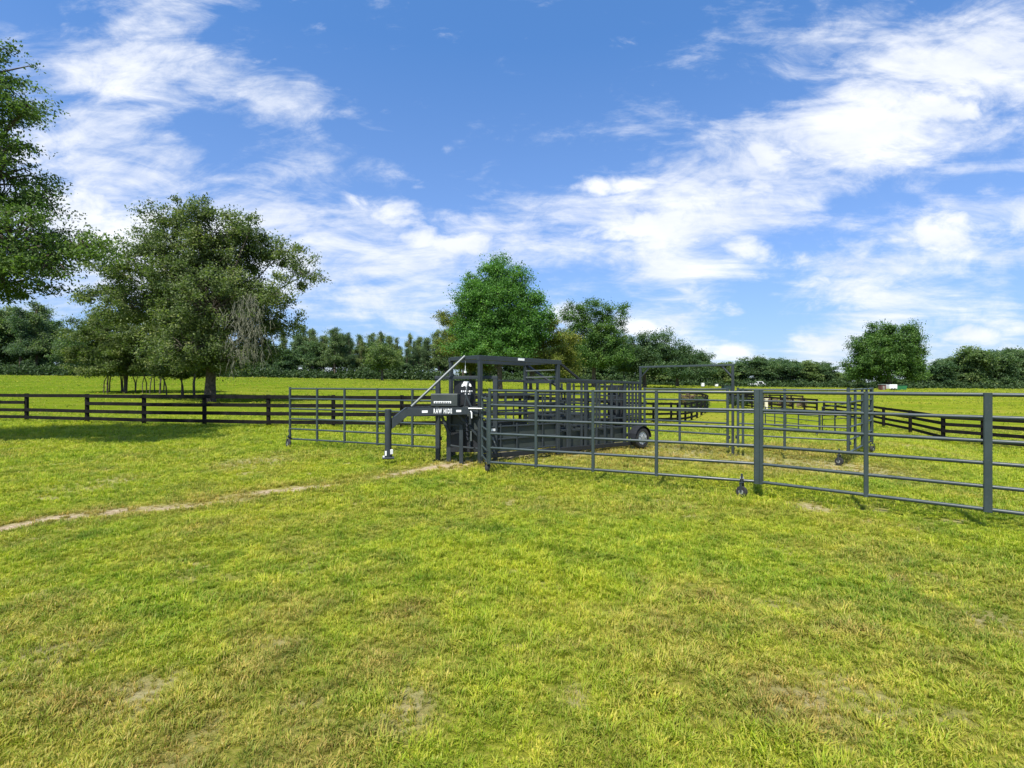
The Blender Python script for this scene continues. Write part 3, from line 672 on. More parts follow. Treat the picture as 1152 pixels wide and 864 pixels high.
# left fence running behind the panel and the chute
pxs = [(-120, 472), (-45, 473.5), (30, 475), (98, 477), (162, 479), (230, 480.2), (302, 481.5), (375, 482.5), (452, 483), (520, 482), (585, 480.5), (640, 479), (690, 477.5), (735, 476), (755, 475), (762.4, 475)]
board_fence('board_fence', [hit(*p) for p in pxs], 'black four-board fence crossing the pasture left of and behind the chute')
cur = [(755, 475), (763.5, 475), (771, 474.2), (778, 472.5), (784, 470), (789, 467.5), (793, 465), (795.5, 462), (796, 459.5), (794, 457.5), (790, 456), (784, 455), (776, 454.5), (767, 454.5)]
board_fence('board_fence', [hit(*p) for p in cur[1:]], 'black board fence curving away at the lane opening, seen under the overhead frame')
rgt = [(1330, 526), (1235, 515), (1160, 507.5), (1106, 502.5), (1061, 498.4), (1024, 488), (994, 481.5), (972, 476), (955, 472), (940, 469.5), (927, 468)]
board_fence('board_fence', [hit(*p) for p in rgt], 'black board fence with sagging boards behind the right-hand pipe panels', 1.25)
cur2 = [(919, 466), (905, 464.5), (892, 463.5), (880, 462.5), (868, 461.5), (856, 460.5), (846, 459.5), (836, 458.5), (827, 457.5), (820, 456)]
board_fence('board_fence', [hit(*p) for p in cur2], 'far black board fence running right from the lane opening')
cur3 = [(903, 459), (890, 458), (878, 457.5), (866, 457), (852, 456.5), (840, 455.5), (829, 454.8), (819, 454), (822, 451), (832, 449.5), (845, 448.5)]
board_fence('board_fence', [hit(*p) for p in cur3], 'farthest black board fence behind the other at the lane opening')

# ---------------------------------------------------------------- pipe panels
def caster(parent, p, ang=0, r=.10, name='caster'):
    """p: point under the panel's bottom rail; wheel rests on the ground"""
    z0 = tz(p.x, p.y)
    m = MB(); ca, sa = math.cos(ang), math.sin(ang); ax = Vector((ca, sa, 0)); fw = Vector((-sa, ca, 0))
    c = Vector((p.x, p.y, z0 + r))
    m.tube((c.x, c.y, c.z + r + .05), (c.x, c.y, z0 + .36), .016)
    for s in (-1, 1): m.beam(c + ax * .05 * s, c + ax * .045 * s + Vector((0, 0, r + .05)), .035, .006, ax)
    m.box((c.x, c.y, c.z + r + .055), (.11, .05, .012), ang)
    k = m.build(name, 'frame', parent)
    tyre = MB(); prof = []
    n = 18
    for a in range(n):
        t = 2 * math.pi * a / n
        for (dw, rr_) in ((-.032, r * .78), (-.03, r * .93), (-.012, r), (.012, r), (.03, r * .93), (.032, r * .78)):
            prof.append(c + ax * dw + (fw * math.cos(t) + Vector((0, 0, 1)) * math.sin(t)) * rr_)
    tyre.add(prof, [(a * 6 + j, ((a + 1) % n) * 6 + j, ((a + 1) % n) * 6 + j + 1, a * 6 + j + 1) for a in range(n) for j in range(5)] + [tuple(a * 6 for a in range(n)), tuple(a * 6 + 5 for a in reversed(range(n)))])
    tyre.build('tyre', 'rubber', k)
    h = MB(); h.tube(c - ax * .038, c + ax * .038, r * .42, n=12); h.build('hub', 'galv', k)
def panel(p0, p1, label, group, ups, thick=(), zb=.24, zt=1.62, nr=6, r=.024, ru=.026, wheels=(), name='livestock_fence', pins=True, mat='panel', gz=True):
    p0 = Vector(p0); p1 = Vector(p1); d = p1 - p0
    g0 = tz(p0.x, p0.y) if gz else 0; g1 = tz(p1.x, p1.y) if gz else 0
    root = empty(name, (0, 0, 0)); tag(root, label, 'livestock panel', group)
    def P(t, z): return Vector((p0.x + d.x * t, p0.y + d.y * t, g0 + (g1 - g0) * t + z))
    for k in range(nr):
        z = zb + (zt - zb) * k / (nr - 1); m = MB()
        sag = random.uniform(-.006, .004)
        m.path([P(0, z), P(.25, z + sag * .8), P(.5, z + sag), P(.75, z + sag * .8), P(1, z)], [r] * 5, 12); m.build('rail', mat, root)
    for u in ups:
        m = MB(); w_ = ru * (1.5 if u in thick else 1)
        e = .018 if 0 < u < 1 else .0
        m.post(P(u, 0).x, P(u, 0).y, P(u, zb - .03).z, P(u, zt + .025 + (.02 if u in (0, 1) else 0)).z, w_ * 2.1, w_ * 2.1, math.atan2(d.y, d.x), .01); m.build('upright', mat, root)
    if pins:
        m = MB()
        for u, s in ((0, -1), (1, 1)):
            for z in (zb + .22, zt - .2):
                q = P(u, z) + d.normalized() * s * .045; m.tube(q - Vector((0, 0, .04)), q + Vector((0, 0, .04)), .018); m.beam(P(u, z), q, .05, .012)
        m.build('hinge_pin', 'frame', root)
    for (u, off, *wr) in wheels:
        sdv = Vector((d.y, -d.x, 0)).normalized()
        if sdv.y > 0: sdv = -sdv
        q = P(u, 0) + sdv * off
        if off:
            m = MB(); m.beam(P(u, zb), Vector((q.x, q.y, P(u, .3).z)), .05, .04); m.build('caster_bracket', 'frame', root)
        caster(root, q, math.atan2(d.y, d.x) + 1.2, wr[0] if wr else .085)
    return root
GP = 'six-rail pipe panels of the portable corral'
A = Vector((-.43, 9.9)); B = Vector((3.79, 7.93)); C0 = Vector((3.84, 7.885)); D0 = Vector((5.69, 6.14)); E0 = Vector((7.45, 4.62))
panel((A.x, A.y, 0), (B.x, B.y, 0), 'long six-rail pipe panel running from the chute to the double centre post', GP, [0, .208, .441, .675, 1], (1,), wheels=((.955, .10),))
cr_ = panel((C0.x, C0.y, 0), (E0.x, E0.y, 0), 'nearest six-rail pipe panel leaving the photo at its right edge', GP, [0, .275, .525, .76, 1], (.525,))
LP0 = Vector((-6.12, 14.12)); LP1 = Vector((-1.72, 12.15))
panel((LP0.x, LP0.y, 0), (LP1.x, LP1.y, 0), 'six-rail pipe panel with a caster at its left end, left of the chute', GP, [0, .205, .40, .62, .84, 1], wheels=((.015, .12, .13),))
# rear line of the pen
Cn = [Vector((3.55, 14.15)), Vector((5.40, 12.52)), Vector((7.35, 11.2)), Vector((9.55, 13.6))]
arch = empty('overhead_gate_frame', (0, 0, 0)); tag(arch, 'tall pipe gate frame with an overhead bar and corner braces behind the pipe panels', 'gate frame')
for k, p in enumerate((Cn[0], Cn[1])):
    m = MB(); m.post(p.x, p.y, -.02, 2.19, .055, .055, -.7); m.build('post', 'frame', arch)
    m = MB(); m.box((p.x, p.y, .012), (.22, .22, .02), -.7); m.build('foot_plate', 'frame', arch)
dd = (Cn[1] - Cn[0]).normalized()
m = MB(); m.beam((Cn[0].x - dd.x * .03, Cn[0].y - dd.y * .03, 2.217), (Cn[1].x + dd.x * .03, Cn[1].y + dd.y * .03, 2.217), .055, .05); m.build('overhead_bar', 'panel', arch)
for p, s in ((Cn[0], 1), (Cn[1], -1)):
    m = MB(); m.beam((p.x + dd.x * s * .02, p.y + dd.y * s * .02, 1.93), (p.x + dd.x * s * .26, p.y + dd.y * s * .26, 2.19), .035, .035); m.build('corner_brace', 'frame', arch)
def lin(a, b, t): return a + (b - a) * t
g1a, g1b = lin(Cn[0], Cn[1], .05), lin(Cn[0], Cn[1], .95)
panel((g1a.x, g1a.y, 0), (g1b.x, g1b.y, 0), 'six-rail pipe gate hung under the overhead gate frame', GP, [0, .45, 1], zb=.22, name='farm_gate')
p2a = lin(Cn[1], Cn[2], .05)
panel((p2a.x, p2a.y, 0), (Cn[2].x, Cn[2].y, 0), 'pipe panel right of the overhead gate frame standing on a caster', GP, [0, .05, .45, 1], wheels=((.93, .32),), r=.02)
p3a = lin(Cn[2], Cn[3], .02)
panel((p3a.x, p3a.y, 0), (Cn[3].x, Cn[3].y, 0), 'pipe panel going away from the rear right corner of the pen', GP, [0, .25, .55, .75, 1], (1,), r=.02, wheels=((.8, .1),))
# small braced leg at the corner
# far panels beyond the pen
def hp(px, py): v = hit(px, py); return (v.x, v.y, 0)
GF = 'pipe panels of the far pen'
panel(hp(861, 482), hp(922, 491), 'far pipe panel ending at the dark post on a caster beyond the pen', GF, [0, .2, .42, .65, 1], (1,), zt=1.25, nr=5, r=.02, wheels=((.99, .1),))
panel(hp(925, 491), hp(975, 495), 'far pipe panel between the dark caster post and the pen corner', GF, [0, .35, .7, 1], zt=1.45, nr=5, r=.02)
panel((-.2, 16.4, 0), (1.9, 17.6, 0), 'pipe panel standing behind the chute between its front and middle posts', GF, [0, .3, .62, 1], zt=1.45, nr=5, r=.02)
panel((2.0, 17.5, 0), (4.2, 16.2, 0), 'pipe panel standing behind the rear end of the chute', GF, [0, .33, .66, 1], zt=1.45, nr=5, r=.02)

# ---------------------------------------------------------------- cattle chute trailer
NP = Vector((-.69, 11.08)); AX = Vector((.815, .579)).normalized(); PX = Vector((-AX.y, AX.x)); W = 1.3
ANG = math.atan2(AX.y, AX.x)
def T(t, s, z): return Vector((NP.x + AX.x * t + PX.x * s, NP.y + AX.y * t + PX.y * s, z))
ch = empty('cattle_chute_trailer', (NP.x, NP.y, 0)); tag(ch, 'dark grey cattle squeeze chute on a gooseneck trailer with overhead frame', 'cattle chute')
ch.location = (0, 0, 0)
def cp_(m, name, mat='frame', par=None): return m.build(name, mat, par or ch)
def cpost(t, s, z0, z1, w=.075, d=None, name='upright', mat='frame'):
    m = MB(); p = T(t, s, 0); m.post(p.x, p.y, z0, z1, w, d or w, ANG); return cp_(m, name, mat)
def cbeam(a, b_, w_=.07, h=.07, name='beam', mat='frame', par=None):
    m = MB(); m.beam(T(*a), T(*b_), w_, h); return cp_(m, name, mat, par)
TZ = 2.33
for s in (0, W):
    cpost(0, s, 0.02, TZ - .02, .085)
    cpost(2.2, s, .06, TZ - .06, .085)
    cbeam((-.05, s, TZ - .01), (2.28, s, TZ - .06), .09, .105, 'overhead_beam')
    cbeam((2.26, s, TZ - .08), (2.95, s, 1.84), .055, .055, 'diagonal_brace', 'black')
    cbeam((2.2, s, 1.86), (5.15, s, 1.78), .06, .06, 'top_rail')
    cbeam((-.02, s, .18), (5.35, s, .14), .07, .10, 'floor_beam', 'black')
cbeam((0, .045, TZ + .004), (0, W - .045, TZ + .004), .085, .085, 'overhead_beam')
cbeam((2.2, .045, TZ - .06), (2.2, W - .045, TZ - .06), .06, .07, 'overhead_beam')
cbeam((2.24, W - .05, TZ - .12), (2.5, .06, 1.55), .05, .05, 'diagonal_brace', 'black')
cbeam((2.2, .04, 1.92), (2.2, W - .04, 1.92), .035, .035, 'ladder_rung', 'palepipe'); cbeam((2.2, .04, 2.09), (2.2, W - .04, 2.09), .03, .03, 'ladder_rung', 'palepipe')
cbeam((2.2, .04, 1.80), (2.2, W - .04, 1.80), .05, .07, 'side_rail')
cbeam((1.3, W, 1.83), (2.2, W, 1.83), .04, .05, 'side_rail')
# white maker's plate on the overhead beam
def decal(a, b_, h, name='sticker', par=None, s_off=-.049, th=.004, mat='white'):
    m = MB(); m.beam(T(a[0], a[1] + s_off, a[2]), T(b_[0], b_[1] + s_off, b_[2]), th, h, bev=.0005); return cp_(m, name, mat, par)
decal((.98, 0, TZ - .02), (1.16, 0, TZ - .024), .05)
# rear box: posts, rails and solid lower sheets
for t, w_ in ((2.55, .12), (2.98, .05), (3.12, .08), (3.5, .055), (3.8, .045), (4.05, .06), (4.55, .09), (4.72, .05), (4.86, .06), (5.0, .05), (5.14, .07)):
    cpost(t, 0, .12, 1.80 - .01 * t, w_, .05, mat='frame')
for t, w_ in ((2.6, .07), (3.05, .05), (3.45, .05), (3.9, .05), (4.4, .08), (4.9, .06), (5.14, .07)):
    cpost(t, W, .12, 1.80 - .01 * t, w_, .05)
for s in (-.0, W):
    for z in (.62, .86, 1.10, 1.34, 1.56): cbeam((2.24, s + .035, z), (5.12, s + .035, z - .02), .035, .04, 'side_rail')
for s, zt in ((.075, .58), (W - .06, .95)):
    m = MB(); m.beam(T(2.24, s, (.2 + zt) / 2), T(4.6, s, (.2 + zt) / 2), .012, zt - .2); cp_(m, 'side_sheet', 'sheet')
# rear gate and stacked panels carried at the back
for k, t in enumerate((4.60, 4.78, 4.95, 5.10)):
    m = MB()
    for s in (.33, .55, .77, .98): m.beam(T(t, s, .25), T(t, s, 1.72), .05, .04)
    for z in (.3, .58, .86, 1.14, 1.42, 1.70): m.beam(T(t + .03, .31, z), T(t + .03, 1.0, z), .035, .035)
    cp_(m, 'rear_gate' if k == 3 else 'sliding_gate', 'black' if k % 2 else 'frame')
# sliding gate in the middle
for t in (2.5, 3.3):
    m = MB()
    for z in (.35, .65, .95, 1.25, 1.55): m.beam(T(t, .10, z), T(t, W - .10, z), .03, .05)
    for q in (.12, .65, 1.18): m.beam(T(t + .03, q, .3), T(t + .03, q, 1.6), .04, .04)
    cp_(m, 'sliding_gate', 'frame')
# solid-sided alley between front and middle posts (near side), with stiffening bars
for s in (.06, W - .06):
    m = MB(); m.beam(T(.06, s, .53), T(2.18, s, .53), .010, .56); cp_(m, 'side_sheet', 'sheet')
    for z in (.26, .52, .80): cbeam((.06, s - .03, z), (2.17, s - .03, z), .03, .035, 'side_rail')
    for z in (1.08, 1.30, 1.50): cbeam((.06, s, z), (2.17, s, z), .04, .045, 'side_rail')
    for t in (.55, 1.0, 1.75): cpost(t, s - .035, .24, .86 if t != 1.75 else 1.5, .035, .03)
decal((.18, .06, .74), (.46, .06, .735), .055, 'sticker', None, -.05)
# trailer wheel and mudguard at the rear
def tyre_at(t, s, r, wd):
    c = T(t, s, r + .01); k = MB(); n = 28; prof = []
    for a in range(n):
        th = 2 * math.pi * a / n
        for (dw, rr_) in ((-.5, .62), (-.5, .86), (-.38, .97), (-.1, 1), (.1, 1), (.38, .97), (.5, .86), (.5, .62)):
            q = c + Vector((PX.x, PX.y, 0)) * dw * wd + (Vector((AX.x, AX.y, 0)) * math.cos(th) + Vector((0, 0, 1)) * math.sin(th)) * rr_ * r; prof.append(q)
    k.add(prof, [(a * 8 + j, ((a + 1) % n) * 8 + j, ((a + 1) % n) * 8 + j + 1, a * 8 + j + 1) for a in range(n) for j in range(7)])
    wh = k.build('wheel', 'rubber', ch)
    m = MB(); m.tube(c - Vector((PX.x, PX.y, 0)) * wd * .38, c + Vector((PX.x, PX.y, 0)) * wd * .38, r * .63, n=24); m.build('rim', 'rim', wh)
    m = MB(); m.tube(c - Vector((PX.x, PX.y, 0)) * wd * .55, c - Vector((PX.x, PX.y, 0)) * wd * .3, r * .2, n=14)
    for a in range(5):
        th = 2 * math.pi * a / 5; q = c - Vector((PX.x, PX.y, 0)) * wd * .42 + (Vector((AX.x, AX.y, 0)) * math.cos(th) + Vector((0, 0, 1)) * math.sin(th)) * r * .36
        m.tube(q, q - Vector((PX.x, PX.y, 0)) * .025, .02, n=8)
    m.build('hub', 'galv', wh)
    m = MB(); n = 9; V = []
    for a in range(n):
        th = math.pi * (a / (n - 1)); 
        for sw in (-.6, .6):
            for rr_ in (1.10, 1.13): V.append(c + Vector((PX.x, PX.y, 0)) * sw * wd + (Vector((AX.x, AX.y, 0)) * math.cos(th) + Vector((0, 0, 1)) * math.sin(th)) * rr_ * r)
    m.add(V, [f for a in range(n - 1) for f in ((4 * a + 1, 4 * a + 5, 4 * a + 7, 4 * a + 3), (4 * a, 4 * a + 2, 4 * a + 6, 4 * a + 4), (4 * a, 4 * a + 4, 4 * a + 5, 4 * a + 1), (4 * a + 2, 4 * a + 3, 4 * a + 7, 4 * a + 6))])
    cp_(m, 'mudguard', 'black')
tyre_at(5.0, -.14, .29, .2); tyre_at(5.20, W - .15, .30, .2)
cbeam((5.1, .0, .31), (5.20, W - .2, .31), .06, .06, 'axle', 'black')
# gooseneck: hitch tube, two neck beams and the pale stay
HX = Vector((-2.66, 11.0)); hz0 = .20
m = MB(); m.tube((HX.x, HX.y, .30), (HX.x, HX.y, 1.19), .072, n=18); m.tube((HX.x, HX.y, 1.19), (HX.x, HX.y, 1.21), .078, .06, n=18); hi = cp_(m, 'hitch_tube')
m = MB(); m.tube((HX.x, HX.y, .17), (HX.x, HX.y, .31), .085, .082, n=18); m.box((HX.x, HX.y, .165), (.24, .2, .035), .3); m.build('coupler', 'frame', hi)
m = MB(); m.box((HX.x - .03, HX.y - .085, .27), (.035, .02, .10), .1, .004); m.box((HX.x + .085, HX.y - .05, .30), (.05, .03, .10), .6, .004); m.box((HX.x - .075, HX.y - .05, .19), (.05, .03, .05), .6, .004); m.build('latch', 'white', hi)
def nk(end, nm, txt=False):
    d = Vector((end.x - HX.x, end.y - HX.y, 0)); L_ = d.length; d.normalize(); h0 = Vector((HX.x, HX.y, 0)) + d * .09; k = Vector((HX.x, HX.y, 0)) + d * .42
    m = MB(); sdv = Vector((d.y, -d.x, 0))
    # one bent box: low end at the hitch rising to the level beam
    def sec(p, z, hh, w_=.035): return [p - sdv * w_ + Vector((0, 0, z - hh / 2)), p + sdv * w_ + Vector((0, 0, z - hh / 2)), p + sdv * w_ + Vector((0, 0, z + hh / 2)), p - sdv * w_ + Vector((0, 0, z + hh / 2))]
    e = Vector((end.x, end.y, 0)); S_ = [sec(h0, .90, .22), sec(k, 1.15, .17), sec(e, 1.18, .15)]
    m.add([v for q in S_ for v in q], [(4 * i + j, 4 * i + (j + 1) % 4, 4 * i + 4 + (j + 1) % 4, 4 * i + 4 + j) for i in range(2) for j in range(4)] + [(3, 2, 1, 0), (8, 9, 10, 11)])
    return cp_(m, nm), h0, k, e, d, sdv
nb, h0, k0, e0, dN, sN = nk(T(-.06, -.03, 0), 'neck_beam')
nk(T(-.06, W - .1, 0), 'neck_beam')
m = MB(); a_ = k0.lerp(e0, .05) + Vector((-.02, .12, 1.26)); b_ = T(-.03, W * .46, TZ + .05); m.tube(a_, b_, .030, n=12); cp_(m, 'stay_pipe', 'palepipe')
# lettering on the neck beam (real word in the place)
def lettering(txt, p, d, nrm, size, parent, name='lettering', sx=1.0, bold=.012):
    cu = bpy.data.curves.new(name, 'FONT'); cu.body = txt; cu.size = size; cu.extrude = .0015; cu.offset = bold * size * 1.4; cu.align_x = 'CENTER'; cu.align_y = 'CENTER'; cu.space_character = 1.3
    to = bpy.data.objects.new('tmp', cu); COL.objects.link(to); bpy.context.view_layer.update()
    dg = bpy.context.evaluated_depsgraph_get(); me = bpy.data.meshes.new_from_object(to.evaluated_get(dg)); bpy.data.objects.remove(to)
    me.materials.clear(); me.materials.append(M['white'])
    o = bpy.data.objects.new(name, me); COL.objects.link(o); up = Vector((0, 0, 1)); d = Vector(d).normalized(); n_ = d.cross(up)
    mt = Matrix(((d.x * sx, up.x, n_.x, p.x), (d.y * sx, up.y, n_.y, p.y), (d.z * sx, up.z, n_.z, p.z), (0, 0, 0, 1))); o.parent = parent; o.matrix_basis = mt
    return o
face = sN * .0385
def on_beam(px):
    # point of the beam's camera face seen at this column
    best = min((abs((k0.lerp(e0, t / 400).x / k0.lerp(e0, t / 400).y) - (px - CX) / F), t) for t in range(401))[1] / 400
    q = k0.lerp(e0, best); return q + face + Vector((0, 0, 1.15 + .03 * best))
c_ = on_beam(498.3); lettering('RAW HIDE', c_, dN, face, .135, nb, bold=.022, sx=.50)
for x0, x1, hh in ((475, 481.5, .05), (513.5, 519, .045)):
    m = MB(); a2 = on_beam(x0) ; b2 = on_beam(x1); m.beam(a2, b2, .004, hh, bev=.0005); m.build('sticker', 'white', nb)
# head gate frame across the front
HL = Vector((-1.68, 11.62)); HR = Vector((-.37, 11.36))
for p in (HL, HR):
    m = MB(); m.post(p.x, p.y, .02, 1.86, .10, .08, -.19); cp_(m, 'head_gate_post')
m = MB(); m.beam((HL.x - .06, HL.y, 1.895), (HR.x + .05, HR.y, 1.895), .09, .07); cp_(m, 'head_gate_beam')
def fp(px, py, Y): return Vector(((px - CX) / F * Y, Y, EYE - (py - CY) / F * Y))
def fbeam(a, b_, w_, h, nm, mat='frame'):
    m = MB(); m.beam(a, b_, w_, h); return cp_(m, nm, mat)
# curved shield carrying the white tree emblem
m = MB(); V = []; n = 8
for k in range(n + 1):
    f = k / n; x = -1.32 + f * .50; yy = 11.62 - .10 * math.sin(math.pi * f) - .06 * f
    V += [Vector((x, yy, 1.02)), Vector((x, yy, 1.83)), Vector((x, yy + .02, 1.83)), Vector((x, yy + .02, 1.02))]
m.add(V, [(4 * k + j, 4 * k + 4 + j, 4 * k + 4 + (j + 1) % 4, 4 * k + (j + 1) % 4) for k in range(n) for j in range(4)] + [(0, 1, 2, 3), (4 * n + 3, 4 * n + 2, 4 * n + 1, 4 * n)])
sh = cp_(m, 'shield', 'black')
m = MB(); em = fp(524.2, 434, 11.40)
def disc(c, r, ry=None):
    n = 14; ry = ry or r; m.add([c + Vector((math.cos(6.283 * k / n) * r, -.004, math.sin(6.283 * k / n) * ry)) for k in range(n)] + [c + Vector((math.cos(6.283 * k / n) * r, .004, math.sin(6.283 * k / n) * ry)) for k in range(n)], [tuple(range(n)), tuple(range(2 * n - 1, n - 1, -1))] + [(k, n + k, n + (k + 1) % n, (k + 1) % n) for k in range(n)])
em.y = 11.485
for dx, dz, r in ((-.065, .02, .038), (-.03, .065, .042), (.03, .07, .042), (.07, .025, .036), (0, .03, .032), (-.09, -.005, .022), (.095, -.005, .022)):
    disc(em + Vector((dx, -.0005 * dx * 100, dz)), r, r * .8)
m.beam(em + Vector((0, 0, .02)), em + Vector((0, 0, -.085)), .008, .026); m.beam(em + Vector((0, -.001, -.02)), em + Vector((-.06, -.001, .03)), .008, .016); m.beam(em + Vector((0, .001, -.02)), em + Vector((.06, .001, .03)), .008, .016)
for k in range(6):
    x = -.115 + k * .045; m.beam(em + Vector((x, 0, -.125)), em + Vector((x + .026, 0, -.125)), .008, .045 - .012 * (k % 2))
for k in range(4): m.beam(em + Vector((-.03 + k * .036, 0, -.185)), em + Vector((-.03 + k * .036 + .022, 0, -.185)), .008, .026)
m.build('emblem', 'white', sh)
m = MB(); m.box((-1.45, 11.22, 1.40), (.58, .34, .28), -.1, .02); bx_ = cp_(m, 'pump_box', 'sheet')
m = MB(); m.box((-1.50, 11.045, 1.355), (.38, .006, .045), -.1, .001); m.build('sticker', 'white', bx_)
m = MB()
for k in range(9): m.box((-1.655 + k * .038, 11.052 - .0038 * k, 1.355), (.020, .005, .022), -.1, .0005)
m.build('sticker_print', 'black', bx_)
fbeam(fp(491, 459.5, 11.3), fp(521, 459.5, 11.2), .3, .04, 'pump_shelf', 'black')
# squeeze panels, legs and levers under the neck beam
for px, y0, y1, Y, w_ in ((505, 466, 519, 11.45, .10), (519, 478, 522, 11.22, .085), (511, 466, 512, 11.7, .06), (529, 466, 505, 11.3, .05)):
    a = fp(px, y1, Y); b2 = fp(px, y0, Y); a.z = max(a.z, .01); fbeam(a, b2, w_, w_, 'leg')
m = MB(); m.beam(fp(507, 497, 11.42), fp(541, 497, 11.3), .02, .46); cp_(m, 'squeeze_side', 'black')
m = MB(); m.beam(fp(508, 473, 11.5), fp(541, 473, 11.38), .02, .42); cp_(m, 'squeeze_side', 'sheet')
m = MB(); m.beam(fp(521, 463, 11.35), fp(541, 463, 11.30), .03, .22); cp_(m, 'squeeze_side', 'sheet')
for (x0, y0, x1, y1, Y, w_) in ((515, 466, 540, 493, 11.2, .05), (497, 468, 506, 490, 11.3, .06), (507, 478, 520, 478, 11.2, .03), (521, 503, 540, 505, 11.15, .035), (507, 501, 518, 503, 11.2, .035), (524, 445, 534, 466, 11.2, .04), (527, 430, 522, 462, 11.35, .04)):
    fbeam(fp(x0, y0, Y), fp(x1, y1, Y), w_, w_, 'lever_arm')
m = MB(); m.path([fp(527, 459.5, 10.95), fp(541, 459.8, 10.9), fp(548, 459.8, 10.9)], [.016] * 3, 8); hd = cp_(m, 'handle', 'galv')
m = MB(); m.path([fp(529, 462.5, 10.93), fp(530.5, 464, 10.93), fp(530.7, 470.5, 10.93)], [.017, .017, .012], 8); m.build('grip', 'white', hd)
m = MB(); m.tube(fp(530, 485, 11.0), fp(530, 496, 11.0), .017, n=8); cp_(m, 'handle', 'palepipe')
m = MB()
for k in range(6): m.tube(fp(524 + .3 * k, 466 + 5 * k, 11.12), fp(524 + .3 * k + 1, 470 + 5 * k, 11.10), .022, n=6)
cp_(m, 'chain', 'black')
m = MB(); m.tube(fp(560, 441 + 1, 11.5), fp(560, 451, 11.5), .02, n=8)
m.tube(fp(546, 442, 11.6), fp(546, 450, 11.6), .02, n=8); cp_(m, 'latch_rod', 'palepipe')
m = MB(); m.tube(fp(552.5, 491, 10.2), fp(556.5, 498, 10.2), .014, n=8); cp_(m, 'lever_arm', 'palepipe')
m = MB(); m.tube(fp(523.5, 417.5, 11.6), fp(523.5, 419.5, 11.6), .03, n=10); m.tube(fp(523.5, 406, 11.6), fp(523.5, 417.5, 11.6), .006, n=6); cp_(m, 'pull_cord', 'white')
# narrow side gate between the front post and the long panel
panel((-.64, 10.98, 0), (-.47, 10.02, 0), 'narrow rung gate joining the chute front post to the long panel', GP, [0, 1], zb=.22, zt=1.45, nr=7, r=.02, name='farm_gate', pins=False, wheels=((.93, 0),))

# ---------------------------------------------------------------- small things far across the field
def far_obj(name, px, py, label, cat):
    b = hit(px, py); r = empty(name, b); tag(r, label, cat); return r, b.y / F
# open-sided shed
r_, k = far_obj('open_shed', 896, 435.6, 'low dark open-sided shed with a pale roof before the far treeline', 'shed')
m = MB(); m.box((-.5, 1, 1.35), (6.6, 3.5, .12), 0); m.build('roof', 'roof', r_)
m = MB(); m.box((-1.6, 2.6, .64), (4.2, .1, 1.28), 0); m.box((-3.7, 1, .64), (.1, 3.0, 1.28), 0); m.box((-1.6, -.6, .5), (4.2, .1, 1.0), 0); m.build('wall', 'darkgreen', r_)
for x in (.9, 1.7, 2.7): m = MB(); m.post(x, -.6, -.1, 1.29, .12); m.build('post', 'greywood', r_)
# white pickup
r_, k = far_obj('pickup_truck', 852, 435.6, 'small white pickup truck parked in front of the far trees', 'pickup')
m = MB(); P_ = [(-2.4, .45), (-2.4, .95), (-.3, 1.0), (-.1, 1.6), (1.0, 1.6), (1.45, 1.05), (2.35, .95), (2.45, .45)]
m.add([Vector((x, -.85, z)) for x, z in P_] + [Vector((x, .85, z)) for x, z in P_], [tuple(range(8)), tuple(range(15, 7, -1))] + [(j, j + 8, (j + 1) % 8 + 8, (j + 1) % 8) for j in range(8)]); m.build('body', 'white', r_)
m = MB(); m.box((.45, -.87, 1.32), (1.0, .02, .38), 0); m.build('window', 'glass', r_)
for x in (-1.5, 1.5): m = MB(); m.tube((x, -.9, .35), (x, -.65, .35), .35, n=14); m.build('wheel', 'rubber', r_)
# two white markers on posts
for px, py, lab, s in ((790.5, 436.2, 'left and taller of two white bee boxes in the far field', 1.25), (806, 436.2, 'right and lower of two white bee boxes in the far field', .8)):
    r_, k = far_obj('bee_box', px, py, lab, 'box')
    m = MB(); m.box((0, 0, .35 + .25 * s), (.55, .5, .55 * s), 0, .02); m.build('box', 'white', r_)
    m = MB(); m.box((0, 0, .38 + .53 * s), (.62, .56, .06), 0, .01); m.build('lid', 'white', r_)
    for x in (-.2, .2): m = MB(); m.post(x, 0, -.1, .34, .08); m.build('leg', 'greywood', r_)
# dark green hay wagon
r_, k = far_obj('stock_trailer', 819, 441, 'dark green low stock trailer in the field behind the right gate post', 'trailer')
m = MB(); m.box((0, 0, .75), (1.9, 1.3, .75), 0, .05); m.build('body', 'darkgreen', r_)
m = MB(); m.box((0, 0, 1.15), (2.0, 1.4, .05), 0, .01); m.build('roof', 'frame', r_)
for x in (-.4, .4): m = MB(); m.tube((x, -.78, .26), (x, -.6, .26), .26, n=12); m.build('wheel', 'rubber', r_)
# white trailer, brown shed, green bin by the lone oak
r_, k = far_obj('box_trailer', 1003, 439, 'white box trailer parked under the lone oak', 'trailer')
m = MB(); m.box((0, 0, 1.0), (2.4, 1.6, 1.15), 0, .05); m.build('body', 'white', r_)
for x in (-.5, .4): m = MB(); m.tube((x, -.9, .3), (x, -.7, .3), .3, n=12); m.build('wheel', 'rubber', r_)
m = MB(); m.beam((1.2, 0, .5), (2.0, 0, .42), .1, .08); m.build('tongue', 'black', r_)
r_.scale = (.68, .68, .78)
r_, k = far_obj('garden_shed', 995, 439, 'small red-brown shed left of the white box trailer', 'shed')
m = MB(); m.box((0, 1, .8), (1.4, 1.4, 1.6), 0, .02); m.build('wall', 'redbrown', r_)
m = MB(); m.beam((-.8, 1, 1.66), (.8, 1, 1.66), 1.7, .1); m.build('roof', 'roof', r_)
m = MB(); m.box((0, .28, .6), (.6, .03, 1.2), 0, .005); m.build('door', 'greywood', r_)
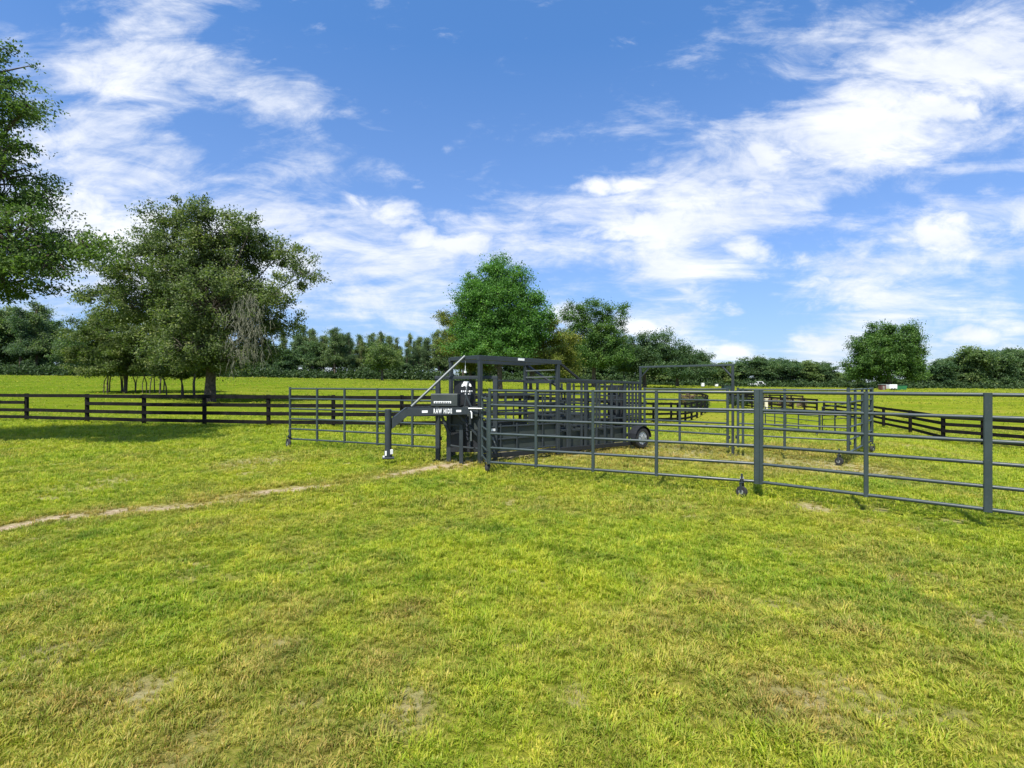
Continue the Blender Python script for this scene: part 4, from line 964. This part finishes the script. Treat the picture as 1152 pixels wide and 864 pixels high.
r_.scale = (.7, .7, .75)
r_, k = far_obj('waste_skip', 1012, 439, 'green waste skip right of the white box trailer', 'skip')
m = MB(); V = [(-1.0, -.6, .1), (1.0, -.6, .1), (1.2, -.7, 1.1), (-1.2, -.7, 1.1), (-1.0, .6, .1), (1.0, .6, .1), (1.2, .7, 1.1), (-1.2, .7, 1.1)]
m.add([Vector(v) for v in V], [(0, 1, 2, 3), (5, 4, 7, 6), (1, 5, 6, 2), (4, 0, 3, 7), (4, 5, 1, 0), (3, 2, 6, 7)]); m.build('body', 'midgreen', r_)
m = MB(); m.beam((-1.2, -.72, 1.1), (1.2, -.72, 1.1), .08, .08); m.build('rim', 'darkgreen', r_)
# pale marker post by the far fence
r_, k = far_obj('marker_post', 862, 461, 'thick cream marker post beside the far black fence', 'post')
m = MB(); m.post(0, 0, -.1, 1.05, .28, .2, 0, .03); m.build('post', 'cream', r_)
m = MB(); m.box((0, 0, 1.08), (.34, .26, .06), 0, .02); m.build('cap', 'cream', r_)

def bush(px, py, rx, h, leafm, label, n=7000, d=.8):
    b = hit(px, py); k = b.y / F; w_ = rx * k; cl = []
    for j in range(max(3, int(w_ / .45))):
        x = -w_ + 2 * w_ * (j + .5) / max(3, int(w_ / .45)); cl.append((x, random.uniform(-.3, .3) * d, h * random.uniform(.42, .6), .55, d * .6, h * random.uniform(.32, .48)))
    st = [(c[0], c[1], c[0] + random.uniform(-.15, .15), c[1], h * .6, .02) for c in cl]
    t = make_tree('bush', cl, n, .085, leafm, .05, .5, clump_r=.2, clumps_per=14, stems=st, flat=.9)
    t.location = b; tag(t, label, 'bush')
bush(879, 458.8, 25, 1.15, 'leaf_dry', 'long row of dry brown brush behind the far black fence', 12000)
bush(833, 458.5, 13, 1.15, 'leaf_under', 'short dark bush beside the lane, seen between gate posts', 6000)
bush(781, 455, 14, 1.25, 'leaf_dry', 'dry grey-brown bush behind the curved black fence', 7000)
bush(784, 462, 11, 1.3, 'leaf_under', 'dark bush tangled in the curved end of the black fence', 6000)
